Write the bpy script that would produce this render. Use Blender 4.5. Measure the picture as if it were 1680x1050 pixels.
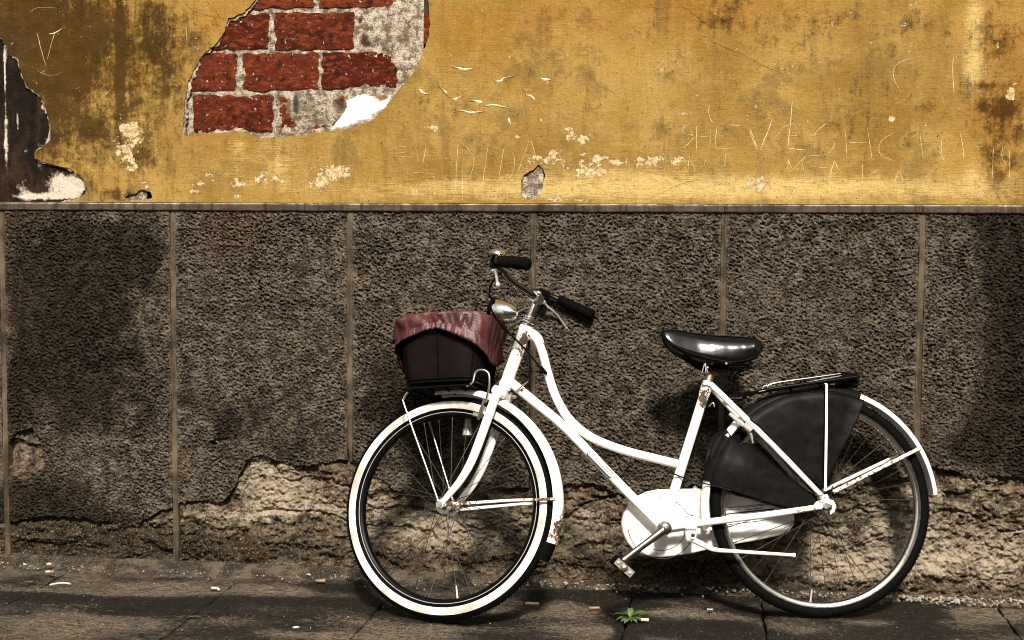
import bpy, math, random
import numpy as np
from mathutils import Vector, Matrix, Quaternion

for o in list(bpy.data.objects):
    bpy.data.objects.remove(o)
random.seed(7)
SC = bpy.context.scene
COL = SC.collection

# ------------------------------------------------------------------ camera, sky, sun, exposure
cam_d = bpy.data.cameras.new('camera'); cam_d.lens = 50; cam_d.sensor_width = 36
cam_d.clip_start = 0.05; cam_d.clip_end = 500
cam = bpy.data.objects.new('camera', cam_d); COL.objects.link(cam)
_R = Vector((0.98994, 0.14136, 0.00544)); _U = Vector((-0.01431, 0.06182, 0.99798)); _F = Vector((-0.14073, 0.98803, -0.06322))
_m = Matrix((_R, _U, -_F)).transposed().to_4x4(); _m.translation = (0.341, -4.3838, 1.1098)
cam.matrix_world = _m
SC.camera = cam

SUN_EL, SUN_AZ = math.radians(45), math.radians(12)      # azimuth measured from the wall's outward normal, positive = from the right
world = bpy.data.worlds.new('World'); SC.world = world; world.use_nodes = True
wn = world.node_tree; wn.nodes.clear()
sky = wn.nodes.new('ShaderNodeTexSky'); sky.sky_type = 'NISHITA'; sky.sun_disc = False
sun_dir = Vector((math.sin(SUN_AZ) * math.cos(SUN_EL), -math.cos(SUN_AZ) * math.cos(SUN_EL), math.sin(SUN_EL)))   # towards the sun
sky.sun_elevation = SUN_EL; sky.sun_rotation = math.atan2(sun_dir.x, sun_dir.y)
sky.air_density = 1.0; sky.dust_density = 4.0; sky.ozone_density = 1.0
bg = wn.nodes.new('ShaderNodeBackground'); bg.inputs[1].default_value = 0.05
wo = wn.nodes.new('ShaderNodeOutputWorld')
hsv = wn.nodes.new('ShaderNodeHueSaturation'); hsv.inputs['Saturation'].default_value = 0.25
wn.links.new(sky.outputs[0], hsv.inputs['Color']); wn.links.new(hsv.outputs[0], bg.inputs[0]); wn.links.new(bg.outputs[0], wo.inputs[0])
sun_l = bpy.data.lights.new('sun', 'SUN'); sun_l.energy = 2.6; sun_l.angle = math.radians(7); sun_l.color = (1.0, 0.94, 0.86)
sun = bpy.data.objects.new('sun', sun_l); COL.objects.link(sun)
sun.rotation_euler = sun_dir.to_track_quat('Z', 'Y').to_euler(); sun.location = sun_dir * 20
vs = SC.view_settings
vs.view_transform = 'Standard'; vs.look = 'None'; vs.exposure = 1.55; vs.gamma = 1.0; vs.use_curve_mapping = False
SC.render.engine = 'CYCLES'
SC.cycles.filter_width = 1.0; SC.cycles.max_bounces = 6; SC.cycles.diffuse_bounces = 3

# ------------------------------------------------------------------ numpy noise and 2D helpers
class Perlin:
    def __init__(s, seed):
        r = np.random.RandomState(seed); s.p = r.permutation(512).astype(np.int64); s.p = np.concatenate([s.p, s.p, s.p])
        a = r.rand(512) * 2 * np.pi; s.g = np.stack([np.cos(a), np.sin(a)], -1)
    def __call__(s, x, y):
        xi = np.floor(x).astype(np.int64); yi = np.floor(y).astype(np.int64); xf = x - xi; yf = y - yi
        u = xf ** 3 * (xf * (xf * 6 - 15) + 10); v = yf ** 3 * (yf * (yf * 6 - 15) + 10)
        def g(i, j):
            h = s.p[(s.p[(xi + i) & 511] + yi + j) & 511] & 511
            gr = s.g[h]; return gr[..., 0] * (xf - i) + gr[..., 1] * (yf - j)
        a = g(0, 0); b = g(1, 0); c = g(0, 1); d = g(1, 1)
        return (a + u * (b - a)) + v * ((c + u * (d - c)) - (a + u * (b - a)))
def fbm(x, y, f, octv=4, seed=1, gain=0.5):
    t = np.zeros_like(x, dtype=float); a = 1.0
    for o in range(octv):
        t += a * Perlin(seed + o * 17)(x * f + 31.7 * o, y * f - 12.3 * o); f *= 2.03; a *= gain
    return t
def sstep(a, b, x):
    t = np.clip((x - a) / (b - a), 0, 1); return t * t * (3 - 2 * t)
def blobs(X, Z, lst):
    """soft marks: (centre), rx, rz (in centimetre-ish photo units of 1.9 mm), amount"""
    t = np.zeros_like(X)
    for (c, rx, rz, a) in lst:
        t += a * np.exp(-((X - c[0]) / (rx * .0019)) ** 2 - ((Z - c[1]) / (rz * .0019)) ** 2)
    return t
def rough_line(pts, amp, n=6, seed=0, closed=False):
    r = random.Random(seed); pts = [Vector(p) for p in pts]; out = []
    m = len(pts) if closed else len(pts) - 1
    for i in range(m):
        a = pts[i]; b = pts[(i + 1) % len(pts)]; d = b - a; nrm = Vector((-d.y, d.x))
        if nrm.length > 0: nrm.normalize()
        for k in range(n):
            t = k / n; out.append(a + d * t + nrm * (r.uniform(-amp, amp) if k else 0))
    if not closed: out.append(pts[-1])
    return np.array([(p.x, p.y) for p in out])
def poly_sd(X, Z, P):
    """signed distance to polygon P: negative inside"""
    sh = X.shape; x = X.ravel(); z = Z.ravel(); sd = np.full(x.shape, 0.3)
    lo = P.min(0) - .06; hi = P.max(0) + .06
    w = np.where((x > lo[0]) & (x < hi[0]) & (z > lo[1]) & (z < hi[1]))[0]
    if len(w):
        px = x[w]; pz = z[w]; d2 = np.full(len(w), 1e9); ins = np.zeros(len(w), bool)
        Q = np.roll(P, -1, 0)
        for a, b in zip(P, Q):
            e = b - a; L = e @ e + 1e-12
            t = np.clip(((px - a[0]) * e[0] + (pz - a[1]) * e[1]) / L, 0, 1)
            d2 = np.minimum(d2, (px - a[0] - t * e[0]) ** 2 + (pz - a[1] - t * e[1]) ** 2)
            if a[1] != b[1]:
                c = ((a[1] > pz) != (b[1] > pz)) & (px < (b[0] - a[0]) * (pz - a[1]) / (b[1] - a[1]) + a[0]); ins ^= c
        d = np.sqrt(d2); sd[w] = np.where(ins, -d, d)
    return sd.reshape(sh)
def line_d(X, Z, pts):
    x = X.ravel(); z = Z.ravel(); d2 = np.full(x.shape, 1e9); P = np.array(pts)
    for a, b in zip(P[:-1], P[1:]):
        e = b - a; L = e @ e + 1e-12
        t = np.clip(((x - a[0]) * e[0] + (z - a[1]) * e[1]) / L, 0, 1)
        d2 = np.minimum(d2, (x - a[0] - t * e[0]) ** 2 + (z - a[1] - t * e[1]) ** 2)
    return np.sqrt(d2).reshape(X.shape)

# ------------------------------------------------------------------ objects
def link(o, parent=None, mat=None):
    COL.objects.link(o)
    if parent is not None: o.parent = parent
    if mat is not None: o.data.materials.append(mat)
    return o
def tag(o, label=None, cat=None, group=None, kind=None):
    if label: o['label'] = label
    if cat: o['category'] = cat
    if group: o['group'] = group
    if kind: o['kind'] = kind
    return o
def empty(name, label, cat, loc=(0, 0, 0)):
    o = bpy.data.objects.new(name, None); COL.objects.link(o); o.location = loc; o.empty_display_size = .1
    return tag(o, label, cat)
def np_mesh(name, V, Fq, attrs=None, smooth=True, sharp=None):
    me = bpy.data.meshes.new(name); V = np.asarray(V, np.float32); Fq = np.asarray(Fq, np.int32)
    k = Fq.shape[1]; n = len(Fq)
    me.vertices.add(len(V)); me.vertices.foreach_set('co', V.ravel())
    me.loops.add(n * k); me.loops.foreach_set('vertex_index', Fq.ravel())
    me.polygons.add(n); me.polygons.foreach_set('loop_start', np.arange(0, n * k, k, dtype=np.int32))
    me.polygons.foreach_set('use_smooth', np.full(n, smooth))
    me.update(calc_edges=True)
    for an, av in (attrs or {}).items():
        at = me.attributes.new(an, 'FLOAT', 'POINT'); at.data.foreach_set('value', np.asarray(av, np.float32).ravel())
    if sharp is not None: me.set_sharp_from_angle(angle=math.radians(sharp))
    return me
def sheet(name, u0, u1, v0, v1, step, hf, sdf=None, skirt=0.0, attrs=None, mat=None, parent=None, ground=False):
    """a relief sheet on the wall (x, z) or on the ground (x, y), cut along sdf = 0 (kept where positive), its cut edges turned back by skirt"""
    nu = max(2, int(round((u1 - u0) / step)) + 1); nv = max(2, int(round((v1 - v0) / step)) + 1)
    U, Vv = np.meshgrid(np.linspace(u0, u1, nu), np.linspace(v0, v1, nv))
    idx = np.arange(nu * nv).reshape(nv, nu)
    if sdf is not None:
        s = sdf(U, Vv); gz, gx = np.gradient(s, (v1 - v0) / (nv - 1), (u1 - u0) / (nu - 1)); g2 = gx * gx + gz * gz + 1e-6
        near = (np.abs(s) < .6 * step) & (g2 > .2)
        U = np.where(near, U - s * gx / g2, U); Vv = np.where(near, Vv - s * gz / g2, Vv); s = np.where(near, 0, s)
        ok = np.minimum(np.minimum(s[:-1, :-1], s[:-1, 1:]), np.minimum(s[1:, :-1], s[1:, 1:])) >= 0
        ok &= (s[:-1, :-1] + s[:-1, 1:] + s[1:, :-1] + s[1:, 1:]) > 0
    else: ok = np.ones((nv - 1, nu - 1), bool)
    H = hf(U, Vv)
    Fq = np.stack([idx[:-1, :-1][ok], idx[:-1, 1:][ok], idx[1:, 1:][ok], idx[1:, :-1][ok]], -1)
    A = {k: f(U, Vv).ravel() for k, f in (attrs or {}).items()}
    P = np.stack([U.ravel(), Vv.ravel(), H.ravel()], -1) if ground else np.stack([U.ravel(), H.ravel(), Vv.ravel()], -1)
    used = np.unique(Fq); rm = np.full(len(P), -1); rm[used] = np.arange(len(used))
    P = P[used]; Fq = rm[Fq]; A = {k: a[used] for k, a in A.items()}
    if skirt:
        E = np.concatenate([Fq[:, [0, 1]], Fq[:, [1, 2]], Fq[:, [2, 3]], Fq[:, [3, 0]]])
        key = np.sort(E, 1); kk = key[:, 0].astype(np.int64) * len(P) + key[:, 1]
        _, inv, cnt = np.unique(kk, return_inverse=True, return_counts=True)
        B = E[cnt[inv] == 1]; n0 = len(P); m = len(B)
        off = np.array([0, 0, -skirt]) if ground else np.array([0, skirt, 0])
        P = np.concatenate([P, P[B[:, 0]], P[B[:, 1]], P[B[:, 0]] + off, P[B[:, 1]] + off])
        A = {k: np.concatenate([a, a[B[:, 0]], a[B[:, 1]], a[B[:, 0]], a[B[:, 1]]]) for k, a in A.items()}
        r = np.arange(m); Fq = np.concatenate([Fq, np.stack([n0 + m + r, n0 + r, n0 + 2 * m + r, n0 + 3 * m + r], -1)])
    return link(bpy.data.objects.new(name, np_mesh(name, P, Fq, A)), parent, mat)

class MB:
    """collects shapes into one mesh"""
    def __init__(s): s.v = []; s.f = []
    def add(s, V, F):
        n = len(s.v); s.v += [tuple(p) for p in V]; s.f += [tuple(i + n for i in f) for f in F]; return s
    def loft(s, rings, caps=True, closed=True):
        n = len(s.v); k = len(rings[0]); V = [p for r in rings for p in r]; F = []
        for i in range(len(rings) - 1):
            for j in range(k if closed else k - 1):
                F.append((i * k + j, i * k + (j + 1) % k, (i + 1) * k + (j + 1) % k, (i + 1) * k + j))
        if caps and closed:
            F.append(tuple(range(k - 1, -1, -1))); F.append(tuple((len(rings) - 1) * k + j for j in range(k)))
        return s.add(V, F)
    def tube(s, path, r, seg=12, smooth=0, squash=None, caps=True):
        P = [Vector(p) for p in path]; rr = list(r) if isinstance(r, (list, tuple)) else [r] * len(P)
        if smooth: P, rr = spline(P, rr, smooth)
        rings = []; t0 = (P[1] - P[0]).normalized()
        a = Vector((0, 1, 0)) if abs(t0.y) < .9 else Vector((1, 0, 0)); nrm = (a - t0 * a.dot(t0)).normalized()
        for i, p in enumerate(P):
            t = (P[min(i + 1, len(P) - 1)] - P[max(i - 1, 0)])
            t = t.normalized() if t.length > 1e-9 else t0
            nrm = (nrm - t * nrm.dot(t)); nrm = nrm.normalized() if nrm.length > 1e-6 else t.orthogonal().normalized(); b = t.cross(nrm)
            q = squash or (1, 1)
            rings.append([p + (nrm * math.cos(2 * math.pi * k / seg) * q[0] + b * math.sin(2 * math.pi * k / seg) * q[1]) * rr[i] for k in range(seg)])
        return s.loft(rings, caps)
    def lathe(s, c, axis, prof, seg=24):
        ax = Vector(axis).normalized(); e1 = ax.orthogonal().normalized(); e2 = ax.cross(e1); c = Vector(c)
        return s.loft([[c + ax * h + (e1 * math.cos(2 * math.pi * k / seg) + e2 * math.sin(2 * math.pi * k / seg)) * max(r, 1e-4) for k in range(seg)] for (h, r) in prof])
    def ring(s, c, prof, seg=96):
        """closed profile (radius, lateral y) swept round the y axis through c"""
        c = Vector(c); k = len(prof); V = []; F = []
        for i in range(seg):
            a = 2 * math.pi * i / seg
            V += [(c.x + r * math.cos(a), c.y + y, c.z + r * math.sin(a)) for r, y in prof]
            for j in range(k):
                i2 = (i + 1) % seg; F.append((i * k + j, i * k + (j + 1) % k, i2 * k + (j + 1) % k, i2 * k + j))
        return s.add(V, F)
    def arc(s, c, prof, a0, a1, seg=64):
        c = Vector(c); rings = []
        for i in range(seg + 1):
            a = math.radians(a0 + (a1 - a0) * i / seg)
            rings.append([(c.x + r * math.cos(a), c.y + y, c.z + r * math.sin(a)) for r, y in prof])
        return s.loft(rings)
    def box(s, c, size, rot=None, bev=0.0):
        c = Vector(c); h = Vector(size) / 2; R = rot or Matrix.Identity(3)
        b = min(bev, min(h) * .9)
        if b <= 0:
            V = [c + R @ Vector((x * h.x, y * h.y, z * h.z)) for x in (-1, 1) for y in (-1, 1) for z in (-1, 1)]
            return s.add(V, [(0, 1, 3, 2), (4, 6, 7, 5), (0, 4, 5, 1), (2, 3, 7, 6), (0, 2, 6, 4), (1, 5, 7, 3)])
        def sec(x, q): return [c + R @ Vector((x, y, z)) for y, z in ((-h.y + q, -h.z + q + b), (-h.y + q, h.z - q - b), (-h.y + q + b, h.z - q), (h.y - q - b, h.z - q), (h.y - q, h.z - q - b), (h.y - q, -h.z + q + b), (h.y - q - b, -h.z + q), (-h.y + q + b, -h.z + q))]
        b2 = b * .5
        return s.loft([sec(-h.x, b2), sec(-h.x + b2, 0), sec(h.x - b2, 0), sec(h.x, b2)])
    def prism(s, pts, y0, y1, bev=0.0):
        """polygon in (x, z) given thickness from y0 (near) to y1"""
        P = [Vector((p[0], p[-1])) for p in pts]
        ar = sum(P[i].x * P[(i + 1) % len(P)].y - P[(i + 1) % len(P)].x * P[i].y for i in range(len(P)))
        if ar < 0: P.reverse()
        cen = sum(P, Vector((0, 0))) / len(P)
        def ins(q):
            out = []
            for i, p in enumerate(P):
                a = (p - P[i - 1]).normalized(); b = (P[(i + 1) % len(P)] - p).normalized(); n = Vector((-(a + b).y, (a + b).x))
                n = n.normalized() if n.length > 1e-6 else (cen - p).normalized(); out.append(p + n * q)
            return out
        R = []
        if bev: R.append([(p.x, y0, p.y) for p in ins(bev)]); R.append([(p.x, y0 + bev * .4, p.y) for p in ins(bev * .3)]); R.append([(p.x, y0 + bev, p.y) for p in P])
        else: R.append([(p.x, y0, p.y) for p in P])
        R.append([(p.x, y1, p.y) for p in P])
        return s.loft(R)
    def mesh(s, name, sharp=40):
        me = bpy.data.meshes.new(name); me.from_pydata(s.v, [], s.f); me.validate()
        me.polygons.foreach_set('use_smooth', [True] * len(me.polygons))
        import bmesh
        bm = bmesh.new(); bm.from_mesh(me); bmesh.ops.recalc_face_normals(bm, faces=bm.faces); bm.to_mesh(me); bm.free()
        if sharp is not None: me.set_sharp_from_angle(angle=math.radians(sharp))
        return me
    def build(s, name, mat, parent=None, sharp=40, mtx=None):
        o = link(bpy.data.objects.new(name, s.mesh(name, sharp)), parent, mat)
        if mtx is not None: o.matrix_local = mtx
        return o
def spline(P, rr, n):
    Q = []; R = []
    for i in range(len(P) - 1):
        p0 = P[max(i - 1, 0)]; p1 = P[i]; p2 = P[i + 1]; p3 = P[min(i + 2, len(P) - 1)]
        for k in range(n):
            t = k / n
            Q.append(.5 * ((2 * p1) + (p2 - p0) * t + (2 * p0 - 5 * p1 + 4 * p2 - p3) * t * t + (3 * p1 - p0 - 3 * p2 + p3) * t ** 3)); R.append(rr[i] + (rr[i + 1] - rr[i]) * t)
    Q.append(P[-1]); R.append(rr[-1]); return Q, R

# ------------------------------------------------------------------ materials
class Mat:
    def __init__(s, name):
        s.m = bpy.data.materials.new(name); s.m.use_nodes = True; s.t = s.m.node_tree; s.t.nodes.clear()
        s.out = s.t.nodes.new('ShaderNodeOutputMaterial'); s.b = s.t.nodes.new('ShaderNodeBsdfPrincipled'); s.t.links.new(s.b.outputs[0], s.out.inputs[0])
        s.tc = s.t.nodes.new('ShaderNodeTexCoord')
    def n(s, typ, ins=None, **props):
        nd = s.t.nodes.new(typ)
        for k, v in props.items(): setattr(nd, k, v)
        for k, v in (ins or {}).items(): s.set(nd.inputs[k], v)
        return nd
    def set(s, sock, v):
        if isinstance(v, bpy.types.NodeSocket): s.t.links.new(v, sock)
        elif isinstance(v, (tuple, list)) and len(v) == 3 and sock.type == 'RGBA': sock.default_value = (*v, 1)
        else: sock.default_value = v
    def noise(s, scale, detail=4, rough=.55, vec=None, st=None, dist=0):
        v = vec or s.tc.outputs['Object']
        if st: v = s.n('ShaderNodeMapping', {'Vector': v, 'Scale': st}).outputs[0]
        return s.n('ShaderNodeTexNoise', {'Vector': v, 'Scale': scale, 'Detail': detail, 'Roughness': rough, 'Distortion': dist}).outputs[0]
    def attr(s, name): return s.n('ShaderNodeAttribute', attribute_name=name).outputs['Fac']
    def math(s, op, a, b=0.0, c=0.0, clamp=False):
        nd = s.t.nodes.new('ShaderNodeMath'); nd.operation = op; nd.use_clamp = clamp
        for i, v in enumerate((a, b, c)): s.set(nd.inputs[i], v)
        return nd.outputs[0]
    def step(s, v, a, b, lo=0.0, hi=1.0):
        nd = s.n('ShaderNodeMapRange', {'Value': v, 'From Min': a, 'From Max': b, 'To Min': lo, 'To Max': hi}); nd.interpolation_type = 'SMOOTHSTEP'; return nd.outputs[0]
    def mix(s, f, a, b, blend='MIX'):
        nd = s.t.nodes.new('ShaderNodeMix'); nd.data_type = 'RGBA'; nd.blend_type = blend; nd.clamp_factor = True
        s.set(nd.inputs[0], f); s.set(nd.inputs[6], a); s.set(nd.inputs[7], b); return nd.outputs[2]
    def bump(s, h, dist=.002, strength=1.0, prev=None):
        ins = {'Height': h, 'Distance': dist, 'Strength': strength}
        if prev is not None: ins['Normal'] = prev
        return s.n('ShaderNodeBump', ins).outputs[0]
    def done(s, col, rough=.8, metal=0.0, normal=None, spec=None, coat=None):
        s.set(s.b.inputs['Base Color'], col); s.set(s.b.inputs['Roughness'], rough); s.set(s.b.inputs['Metallic'], metal)
        if normal is not None: s.set(s.b.inputs['Normal'], normal)
        if spec is not None: s.set(s.b.inputs['Specular IOR Level'], spec)
        if coat: s.b.inputs['Coat Weight'].default_value = coat; s.b.inputs['Coat Roughness'].default_value = .08
        return s.m

def m_plaster():
    m = Mat('ochre_plaster')
    big = m.noise(2.2, 5, .6); mid = m.noise(9, 7, .7); sm = m.noise(26, 7, .75); fine = m.noise(75, 6, .8)
    hat_h = m.noise(6, 5, .75, st=(1.6, 1, 70)); hat_v = m.noise(6, 5, .75, st=(62, 1, 1.8))
    st = m.attr('stain_shade'); og = m.attr('orange'); pl = m.attr('pale'); ch = m.attr('chip')
    n5 = lambda v, g: m.math('MULTIPLY', m.math('SUBTRACT', v, .5), g)
    c = m.mix(m.step(big, .40, .60), (.235, .132, .026), (.350, .215, .056))
    c = m.mix(m.math('MULTIPLY', m.step(mid, .48, .64), .5), c, (.43, .285, .088))
    run = m.noise(5, 6, .7, st=(5, 1, .55)); c = m.mix(m.math('MULTIPLY', m.step(run, .50, .66), .42), c, (.15, .078, .014))
    c = m.mix(m.math('MULTIPLY', m.math('MULTIPLY', og, .75), m.step(mid, .3, .6)), c, (.300, .132, .020))
    c = m.mix(m.math('MULTIPLY', m.step(m.noise(4.5, 8, .75), .50, .60), .55), c, (.105, .060, .015))
    f = m.math('ADD', m.math('ADD', m.math('MULTIPLY', pl, .75), n5(hat_h, 2.2)), n5(sm, 1.4))
    c = m.mix(m.math('MULTIPLY', m.step(f, .2, .75), .85), c, (.58, .41, .15))
    c = m.mix(m.math('MULTIPLY', m.step(hat_h, .52, .66), .42), c, (.10, .055, .012))
    c = m.mix(m.math('MULTIPLY', m.step(hat_v, .53, .68), .36), c, (.09, .05, .011))
    c = m.mix(m.math('MULTIPLY', m.step(fine, .52, .66), .26), c, (.46, .31, .10))
    c = m.mix(m.math('MULTIPLY', m.step(m.noise(120, 4, .8), .54, .66), .32), c, (.075, .042, .011))
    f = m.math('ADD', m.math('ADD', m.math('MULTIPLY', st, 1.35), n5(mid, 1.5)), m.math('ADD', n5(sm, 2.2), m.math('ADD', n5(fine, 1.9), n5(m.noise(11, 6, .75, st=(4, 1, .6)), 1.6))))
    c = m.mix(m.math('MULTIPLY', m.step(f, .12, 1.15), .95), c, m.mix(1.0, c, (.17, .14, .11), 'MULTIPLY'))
    f = m.math('ADD', ch, m.math('ADD', n5(m.noise(38, 7, .75), 3.0), n5(fine, 1.0)))
    chip = m.step(f, .47, .53)
    c = m.mix(chip, c, m.mix(m.step(fine, .4, .6), (.33, .22, .085), (.60, .47, .27)))
    sp = m.step(m.noise(150, 2, .5), .70, .73); c = m.mix(m.math('MULTIPLY', sp, .8), c, (.03, .018, .007))
    sp = m.step(m.noise(110, 2, .5, dist=1.0), .745, .76); c = m.mix(m.math('MULTIPLY', sp, .9), c, (.58, .46, .26))
    h = m.math('ADD', m.math('MULTIPLY', fine, 1.0), m.math('ADD', m.math('MULTIPLY', hat_h, .3), m.math('MULTIPLY', hat_v, .25)))
    h = m.math('ADD', m.math('ADD', h, sm), m.math('MULTIPLY', m.noise(220, 3, .6), .5)); h = m.math('SUBTRACT', h, m.math('MULTIPLY', chip, .6))
    return m.done(c, .9, normal=m.bump(h, .0040, .9), spec=.08)
def m_roughcast():
    m = Mat('grey_roughcast')
    big = m.noise(3, 5, .6); mid = m.noise(28, 4, .6); fine = m.noise(190, 4, .7)
    st = m.attr('stain_shade'); wm = m.attr('warm')
    c = m.mix(m.step(mid, .38, .62), (.030, .0225, .0155), (.165, .132, .096))
    c = m.mix(m.step(big, .35, .7, 0, .5), c, (.070, .052, .036))
    c = m.mix(m.math('MULTIPLY', wm, .6), c, (.095, .042, .020))
    sp = m.step(m.noise(120, 2, .5), .71, .75); c = m.mix(m.math('MULTIPLY', sp, .6), c, (.26, .22, .17))
    c = m.mix(m.step(fine, .52, .62, 0, .75), c, (.24, .195, .142))
    c = m.mix(m.step(m.noise(105, 4, .75), .51, .60, 0, .8), c, (.010, .0075, .005))
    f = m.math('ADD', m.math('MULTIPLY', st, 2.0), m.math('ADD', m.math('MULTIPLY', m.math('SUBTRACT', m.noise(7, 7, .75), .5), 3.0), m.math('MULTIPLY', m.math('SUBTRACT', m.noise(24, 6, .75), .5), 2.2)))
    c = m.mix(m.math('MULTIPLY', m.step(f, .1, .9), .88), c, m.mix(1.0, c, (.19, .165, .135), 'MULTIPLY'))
    return m.done(c, .92, normal=m.bump(m.math('ADD', fine, m.math('MULTIPLY', m.noise(85, 4, .7), 1.6)), .0075, 1.0), spec=.08)
def m_under():
    m = Mat('bare_masonry')
    big = m.noise(5, 6, .65); mid = m.noise(30, 5, .65); fine = m.noise(170, 4, .7)
    pl = m.attr('pale'); dk = m.attr('stain_shade')
    c = m.mix(m.step(mid, .40, .60), (.040, .029, .0185), (.150, .110, .070))
    f = m.math('ADD', pl, m.math('MULTIPLY', m.math('SUBTRACT', big, .5), 2.2)); f = m.math('ADD', f, m.math('MULTIPLY', m.math('SUBTRACT', fine, .5), 1.6)); f = m.math('ADD', f, m.math('MULTIPLY', m.math('SUBTRACT', mid, .5), 1.4))
    c = m.mix(m.step(f, .22, .95), c, m.mix(mid, (.20, .155, .100), (.50, .415, .300)))
    f = m.math('ADD', dk, m.math('MULTIPLY', m.math('SUBTRACT', mid, .5), 1.6))
    c = m.mix(m.math('MULTIPLY', m.step(f, .3, 1.0), .88), c, m.mix(1.0, c, (.17, .15, .12), 'MULTIPLY'))
    c = m.mix(m.step(fine, .53, .64, 0, .5), c, (.34, .26, .17))
    c = m.mix(m.step(m.noise(75, 5, .75), .55, .62, 0, .6), c, (.03, .022, .014))
    return m.done(c, .9, normal=m.bump(m.math('ADD', m.math('MULTIPLY', fine, .9), mid), .010, 1.0), spec=.08)
def m_smooth_stone(name, a, b, dirt=.5):
    m = Mat(name); mid = m.noise(14, 6, .65); run = m.noise(9, 4, .6, st=(6, 6, .7)); fine = m.noise(200, 3, .7)
    c = m.mix(m.step(mid, .3, .7), a, b)
    c = m.mix(m.math('MULTIPLY', m.step(run, .45, .68), dirt), c, (.022, .015, .009))
    c = m.mix(m.step(fine, .6, .8, 0, .5), c, (.36, .28, .19))
    return m.done(c, .85, normal=m.bump(m.math('ADD', fine, m.math('MULTIPLY', mid, 2)), .002, 1.0), spec=.08)
def m_brick():
    m = Mat('red_brick'); oi = m.n('ShaderNodeObjectInfo').outputs['Random']
    mid = m.noise(35, 6, .7); fine = m.noise(230, 3, .7); strk = m.noise(40, 5, .7, st=(1, 1, 2.2))
    c = m.mix(oi, (.062, .009, .004), (.165, .034, .011))
    c = m.mix(m.step(strk, .48, .60, 0, .75), c, (.20, .045, .015))
    c = m.mix(m.step(mid, .52, .62, 0, .85), c, (.030, .007, .004))
    c = m.mix(m.step(m.noise(85, 3, .6), .66, .71, 0, .8), c, (.62, .50, .38))
    c = m.mix(m.step(m.noise(130, 2, .5), .67, .72, 0, .9), c, (.02, .008, .006))
    c = m.mix(m.step(fine, .6, .85, 0, .35), c, (.42, .2, .12))
    return m.done(c, .9, normal=m.bump(m.math('ADD', m.math('MULTIPLY', mid, 1.6), fine), .0065, 1.0), spec=.08)
def m_mortar():
    m = Mat('lime_mortar'); mid = m.noise(40, 6, .7); fine = m.noise(210, 3, .7); so = m.attr('stain_shade'); rd = m.attr('warm')
    c = m.mix(m.step(mid, .40, .60), (.15, .11, .072), (.56, .46, .34))
    f = m.math('ADD', so, m.math('MULTIPLY', m.math('SUBTRACT', mid, .5), 2.2)); c = m.mix(m.math('MULTIPLY', m.step(f, .35, .8), .92), c, (.02, .016, .012))
    f = m.math('ADD', rd, m.math('MULTIPLY', m.math('SUBTRACT', m.noise(30, 5, .7), .5), 2.0)); c = m.mix(m.step(f, .4, .7, 0, .8), c, (.26, .09, .035))
    c = m.mix(m.step(fine, .52, .62, 0, .7), c, (.075, .052, .033))
    return m.done(c, .95, normal=m.bump(m.math('ADD', mid, m.math('MULTIPLY', fine, .7)), .010, 1.0), spec=.08)
def m_lime():
    m = Mat('white_lime'); mid = m.noise(40, 6, .7)
    return m.done(m.mix(m.step(mid, .35, .6), (.60, .53, .44), (.88, .86, .82)), .85, normal=m.bump(mid, .004, .8), spec=.08)
def m_dark_coat():
    m = Mat('blackened_undercoat'); mid = m.noise(16, 7, .7); fine = m.noise(120, 4, .7); pl = m.attr('pale'); run = m.noise(9, 7, .75, st=(2.2, 2, .8), dist=.8)
    c = m.mix(m.step(run, .45, .68), (.008, .005, .0035), (.030, .017, .009))
    f = m.math('ADD', pl, m.math('MULTIPLY', m.math('SUBTRACT', mid, .5), 2.2)); f = m.math('ADD', f, m.math('MULTIPLY', m.math('SUBTRACT', fine, .5), .6))
    c = m.mix(m.step(f, .42, .9), c, m.mix(fine, (.34, .27, .19), (.62, .53, .42)))
    return m.done(c, .85, normal=m.bump(m.math('ADD', mid, fine), .004, 1.0), spec=.08)
def m_paving():
    m = Mat('wet_paving_stone'); oi = m.n('ShaderNodeObjectInfo').outputs['Random']
    big = m.noise(3.2, 6, .65, st=(1, 1.7, 1)); mid = m.noise(22, 6, .7, st=(1, 3, 1)); fine = m.noise(160, 4, .75); wet = m.math('MULTIPLY', m.attr('wet'), 1.7); ch = m.noise(14, 3, .6, st=(9, .6, 1))
    dry = m.mix(m.step(mid, .40, .60), (.036, .027, .018), (.150, .116, .080))
    dry = m.mix(m.step(fine, .50, .62, 0, .75), dry, (.27, .215, .15))
    dry = m.mix(m.step(m.noise(60, 5, .75, st=(1, 3, 1)), .53, .62, 0, .7), dry, (.022, .016, .010))
    f = m.math('ADD', wet, m.math('MULTIPLY', m.math('SUBTRACT', big, .5), 2.6)); f = m.math('ADD', f, m.math('MULTIPLY', m.math('SUBTRACT', mid, .5), 2.4)); f = m.math('ADD', f, m.math('MULTIPLY', m.math('SUBTRACT', fine, .5), 1.8)); f = m.math('ADD', f, m.math('MULTIPLY', m.math('SUBTRACT', m.noise(50, 6, .75, st=(1, 4, 1)), .5), 2.4))
    w = m.step(f, -.05, .30)
    c = m.mix(m.math('MULTIPLY', w, .95), dry, (.0075, .0055, .004))
    c = m.mix(m.step(m.noise(240, 1, .5), .70, .73, 0, .8), c, (.34, .28, .20))
    rough = m.n('ShaderNodeMapRange', {'Value': w, 'To Min': .9, 'To Max': .6}).outputs[0]
    return m.done(c, rough, normal=m.bump(m.math('ADD', m.math('ADD', mid, fine), m.math('MULTIPLY', ch, .8)), .0080, 1.0), spec=.16)
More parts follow.
